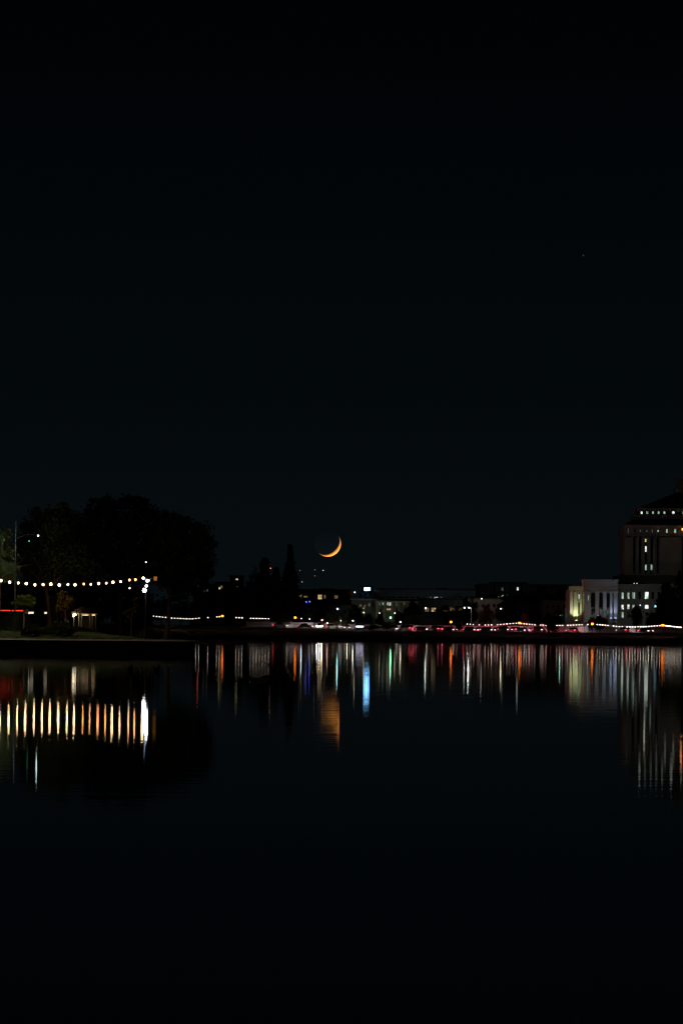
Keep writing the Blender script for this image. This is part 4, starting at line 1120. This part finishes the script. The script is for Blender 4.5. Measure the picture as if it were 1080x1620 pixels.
def make_car(label, kind, color, tail=TAIL, head=HEAD, group=None, bar=False, wide=1.0):
    root = thing({'car': 'car', 'suv': 'car', 'van': 'van'}[kind], label, 'van' if kind == 'van' else 'car', group=group)
    body, cab = car_parts(kind); W = .9*wide
    b = MB()
    n = len(body)
    # body: side profile swept across with rounded shoulders
    sect = [(-W, .0), (-W, 0), (W, 0), (W, 0)]
    prof = list(reversed(body))
    b.prism_y(prof, -W, W)
    b.box(body[0][0]+.08, body[-1][0]-.08, -W+.05, W-.05, .2, .36)
    b.build('body', PM[color], root)
    b = MB(); m = len(cab)
    V = [(x, -W+.06+(.16 if i in (1, 2) else 0), z) for i, (x, z) in enumerate(cab)] + [(x, W-.06-(.16 if i in (1, 2) else 0), z) for i, (x, z) in enumerate(cab)]
    b.add(V, [(0, 3, 2, 1), (4, 5, 6, 7), (0, 1, 5, 4), (1, 2, 6, 5), (2, 3, 7, 6)]); b.build('windows', dark_glass, root)
    b = MB(); x1, x2, zt = cab[1][0], cab[2][0], cab[1][1]
    b.box(x1-.02, x2+.02, -W+.2, W-.2, zt+.005, zt+.06)
    for sx in (x1, (x1+x2)/2, x2):
        for s in (-1, 1): b.tube([(sx*1.0, s*(W-.2), zt+.01), (sx+(.0 if sx != x2 else .6)+(-.35 if sx == x1 and kind != 'van' else 0), s*(W-.04), cab[0][1]-.01)], .035, 4)
    b.build('roof', PM[color], root)
    for x in (-1.4, 1.42):
        for s in (-1, 1):
            b = MB(); b.cyl((x, s*(W-.04)-(.11 if s > 0 else .11)+.0, .33), .33, .33, .22, 16, axis='y'); w = b.build('wheel', rubber, root)
            b = MB(); b.cyl((x, (s*(W-.04)-.13) if s < 0 else (W-.04)+.112, .33), .19, .19, .018, 12, axis='y'); b.build('rim', grey_metal, w)
    zh = body[-2][1]; zl = body[1][1]
    for s in (-1, 1):
        b = MB(); b.box(2.02 if kind != 'van' else 2.35, body[-2][0]+.03, s*W*.98-.34 if s > 0 else -W-.012, W+.012 if s > 0 else -W*.98+.34, zh-.06, zh+.12); b.build('headlight', head, root)
        if not bar:
            b = MB(); b.box(body[1][0]-.03, body[1][0]+.28, W*.98-.3 if s > 0 else -W-.012, W+.012 if s > 0 else -W*.98+.3, zl-.1, zl+.14); b.build('taillight', tail, root)
        else:
            b = MB(); b.box(body[1][0]-.035, body[1][0]+.1, .06 if s > 0 else -W-.01, W+.01 if s > 0 else -.06, zl-.02, zl+.09); b.build('taillight', tail, root)
    b = MB(); b.box(body[1][0]-.02, body[1][0]+.02, -.26, .26, zl-.32, zl-.2); b.build('number_plate', white_paint, root)
    return root
def road_z(x, y): return gz(x, y)+.03
def place_car(proto_kind, color, px, k, direction, label, tail=None, head=None, glow_w=0, group='cars on the far road'):
    key = (proto_kind, color, (tail or TAIL).name, (head or HEAD).name)
    x, d = at_bank(px, k)
    e = 4.0; ang = math.atan2(D(x+e)-D(x-e), 2*e)
    rz = {'right': ang, 'left': ang+math.pi, 'toward': -math.pi/2 - .03, 'away': math.pi/2}[direction]
    loc = (x, d, road_z(x, d))
    if key not in CARS:
        c = make_car(label, proto_kind, color, tail or TAIL, head or HEAD, group); CARS[key] = c
        c.location = loc; c.rotation_euler = (0, 0, rz)
    else:
        c = copy_tree(CARS[key], label, loc, rz)
    return c, glow_w
CARS = {}
GL = []
for a in [
    ('suv', 'silver', 505.3, 34, 'toward', 'silver car facing the lake with both headlights blazing', TAIL, HEADB),
    ('car', 'grey', 549, 29, 'toward', 'grey car facing the lake with small headlights left of the lit shelter'),
    ('car', 'black', 483, 34.5, 'right', 'dark car driving right below the tall conifer'),
    ('car', 'silver', 443, 34.5, 'right', 'silver car driving right behind the squat tree by the string lights'),
    ('suv', 'white', 528, 34.5, 'right', 'white car driving right past the dark street trees'),
    ('van', 'white', 641, 29, 'left', 'white parked van nearest the warm street lamp'),
    ('van', 'white', 620, 35, 'right', 'white van behind the dark clump like tree on the bank'),
    ('car', 'red', 669, 29, 'right', 'red car with glowing tail light right of the white vans'),
    ('suv', 'silver', 687, 29, 'left', 'silver car with pinkish lights left of the middle orange lamp', TAILP),
    ('car', 'black', 711, 29, 'right', 'black car with red tail lights under the middle orange lamp'),
    ('car', 'red', 744, 28.5, 'right', 'red car at the left end of the queue right of the middle lamp'),
    ('car', 'grey', 771, 28.5, 'right', 'grey car second in the queue right of the middle lamp', TAILP),
    ('suv', 'black', 798, 28.5, 'right', 'black tall car third in the queue right of the middle lamp'),
    ('car', 'blue', 826, 28.5, 'right', 'blue car in the queue right under the lamp below the long building', TAILP),
    ('suv', 'red', 853, 28.5, 'right', 'red tall car at the right end of the queue by the yellow topped trees'),
    ('car', 'beige', 757, 35.5, 'left', 'beige car in the far lane behind the left end of the queue'),
    ('car', 'blue', 785, 35.5, 'left', 'blue car in the far lane behind the queue', TAILP),
    ('suv', 'grey', 812, 35.5, 'left', 'grey tall car in the far lane left of the fifth orange lamp'),
    ('car', 'white', 841, 35.5, 'left', 'white car in the far lane behind the right end of the queue'),
    ('car', 'silver', 905, 35, 'left', 'silver car passing the left wing of the courthouse'),
    ('suv', 'white', 985, 35, 'left', 'white car passing right of the courthouse entrance'),
    ('car', 'black', 1021, 29, 'right', 'black car passing under the sagging courthouse bulbs')]:
    place_car(*a)
for px, col, pw in ((667, (1, .1, .15), 30), (690, (1, .25, .4), 25), (709, (1, .12, .1), 60), (741, (1, .1, .25), 50), (764, (1, .12, .3), 50), (788, (1, .1, .25), 50), (812, (1, .12, .28), 50), (838, (1, .1, .25), 50), (858, (1, .1, .2), 40)):
    pass
# added lamps hidden behind the car bodies light the back wall red and pale
for o in [o for o in bpy.data.objects if o.parent is None and o.get('group') == 'cars on the far road']:
    if 'queue' in o['label'] or 'tail light' in o['label'] or 'pinkish' in o['label']:
        lamp_light(o, (-1.7, 1.75 if abs(o.rotation_euler.z) < 2 else -1.75, .55), 220, (1, .09, .17), .1)
    elif o['label'].split()[0] in ('silver', 'white', 'dark', 'grey') and 'facing' not in o['label']:
        lamp_light(o, (1.7, 1.75 if abs(o.rotation_euler.z) < 2 else -1.75, .55), 130, (1, .84, .92), .1)
    if 'blazing' in o['label']: lamp_light(o, (3.0, 0, .75), 120, (1, .85, .6), .1)
    elif 'small headlights' in o['label']: lamp_light(o, (2.9, 0, .7), 30, (1, .85, .6), .1)

# pale wall added behind the cars to catch the glow of their lamps
x0w, x1w = at_bank(380, 40.2)[0], at_bank(1120, 40.2)[0]
gw = ribbon('glow_catch_wall', 39.5, 39.8, mat('pale_catch_wall', (.5, .48, .46), .8, .15, .4), 1.95, x0=round(x0w/5)*5, x1=round(x1w/5)*5, thick=2.2, kind=None)
tag(gw, 'long pale wall added behind the far road to catch car light', 'wall')

# near car, seen from behind
nd = 262.0; xx = (18.5-HX)/F*nd; zz = pz(xx, nd)
c = make_car('dark car at the left edge seen from behind, red tail bar shaped like a light trail', 'suv', 'black', glow('trail_bar', (1, .07, .04), .8), HEAD, None, bar=True, wide=1.22)  # full-width bar stands in for the light trail of a moving car
s_ = 1.0; c.location = (xx, nd+2.0, P(18.5, 967, nd).z - .93); c.rotation_euler = (0, 0, math.pi/2)
# the car park lane it stands on
b = MB(); zc = c.location.z
b.add([(-60, nd-3, zc-.02), (xx+2.6, nd-3, zc-.02), (xx+2.6, nd+10, zc-.02), (-60, nd+10, zc-.02), (-60, nd-3, zc-2), (xx+2.6, nd-3, zc-2), (xx+2.6, nd+10, zc-2), (-60, nd+10, zc-2)], [(0, 1, 2, 3), (0, 4, 5, 1), (1, 5, 6, 2)])
tag(b.build('car_park', asphalt), kind='structure')
# cars parked under the trees at left with lit headlights
for px, lab, dz in ((62, 'grey car facing the lake with headlights on left of the leaning trunk', 0),):
    d_ = 300.0; x_ = (px-HX)/F*d_
    cc = make_car(lab, 'car', 'grey', TAIL, glow('headlight_near', (1, .85, .6), 1.1), None)
    cc.location = (x_, d_+2.2, P(px, 969.5, d_).z - .68); cc.rotation_euler = (0, 0, -math.pi/2)
    zc2 = cc.location.z
    b = MB(); b.box(x_-3.2, x_+3.0, d_-3, d_+6, zc2-3, zc2-.02); tag(b.build('pavement', asphalt), kind='structure')

# lit bus shelter
x, d = at_bank(568.5, 26.5); z0 = gz(x, d)
sh = thing('bus_shelter', 'bus shelter with a long lit lavender panel by the far road', 'bus shelter', (x, d, z0))
zc = P(568.5, 991.2, d).z - z0
b = MB(); b.box(-1.15, 1.15, -.1, .0, zc-.22, zc+.2); b.build('lit_panel', glow('shelter_panel', (.85, .75, 1), 3.2, .3, 2), sh)
b = MB(); b.box(-1.4, 1.4, -.25, 1.2, zc+1.1, zc+1.2); b.build('roof', black_metal, sh)
for sx in (-1.3, 1.3):
    for sy in (-.1, 1.05): b = MB(); b.box(sx-.04, sx+.04, sy-.04, sy+.04, -.2, zc+1.098); b.build('post', black_metal, sh)
b = MB(); b.box(-1.2, 1.2, .5, .9, .42, .48); b.build('seat', grey_metal, sh)
b = MB(); b.box(-1.24, 1.24, 1.06, 1.08, .2, zc+1.0); b.build('back_panel', dark_glass, sh)

# ------------------------------------------------------------------ ducks on the water, stars
def duck(label, px, py, rz):
    # distance from where it floats
    u = px-HX; v = HY-py; zz = u*math.sin(ROLL)+v*math.cos(ROLL); d = -CAM_Z*F/zz
    x = (u*math.cos(ROLL))*d/F
    root = thing('duck', label, 'duck', (x, d, 0), rz, group='ducks on the lake')
    b = MB(); n = 10
    ring = [(-.26, .012, .14), (-.2, .05, .10), (-.1, .095, .06), (.03, .11, .05), (.13, .09, .06), (.18, .05, .10), (.2, .042, .15), (.215, .038, .2), (.235, .045, .235), (.262, .04, .24), (.285, .018, .235)]
    for (x_, r, z_) in ring:
        for i in range(n):
            a = 2*math.pi*i/n; b.v.append((x_, r*math.cos(a), z_ + r*.75*math.sin(a)))
    for j in range(len(ring)-1):
        for i in range(n): b.f.append((j*n+i, j*n+(i+1)%n, (j+1)*n+(i+1)%n, (j+1)*n+i)); b.mi.append(0)
    b.f += [tuple(reversed(range(n))), tuple(range((len(ring)-1)*n, len(ring)*n))]; b.mi += [0, 0]
    b.build('body', feather, root, smooth=True)
    b = MB(); b.box(.28, .335, -.016, .016, .222, .238); b.build('beak', mat('beak', (.25, .15, .03), .5), root)
duck('dark duck floating left of the bright lamp reflection', 207, 1060.5, 1.45)
duck('dark duck floating right of the bright lamp reflection', 249, 1061.5, -1.2)
duck('dark duck floating on the middle of the lake left of the pink streak', 644, 1044, 1.2)
duck('dark duck floating just right of the middle orange streak', 717, 1044, -1.5)
for lab, px, py in (('faint star high above the courthouse', 922, 404),):
    b = MB(); b.ball((0, 0, 0), 9, 8, 6); o = b.build('star', glow('starlight', (.8, .9, 1), .03), smooth=True)
    o.location = P(px, py, 30000); tag(o, lab, 'star')
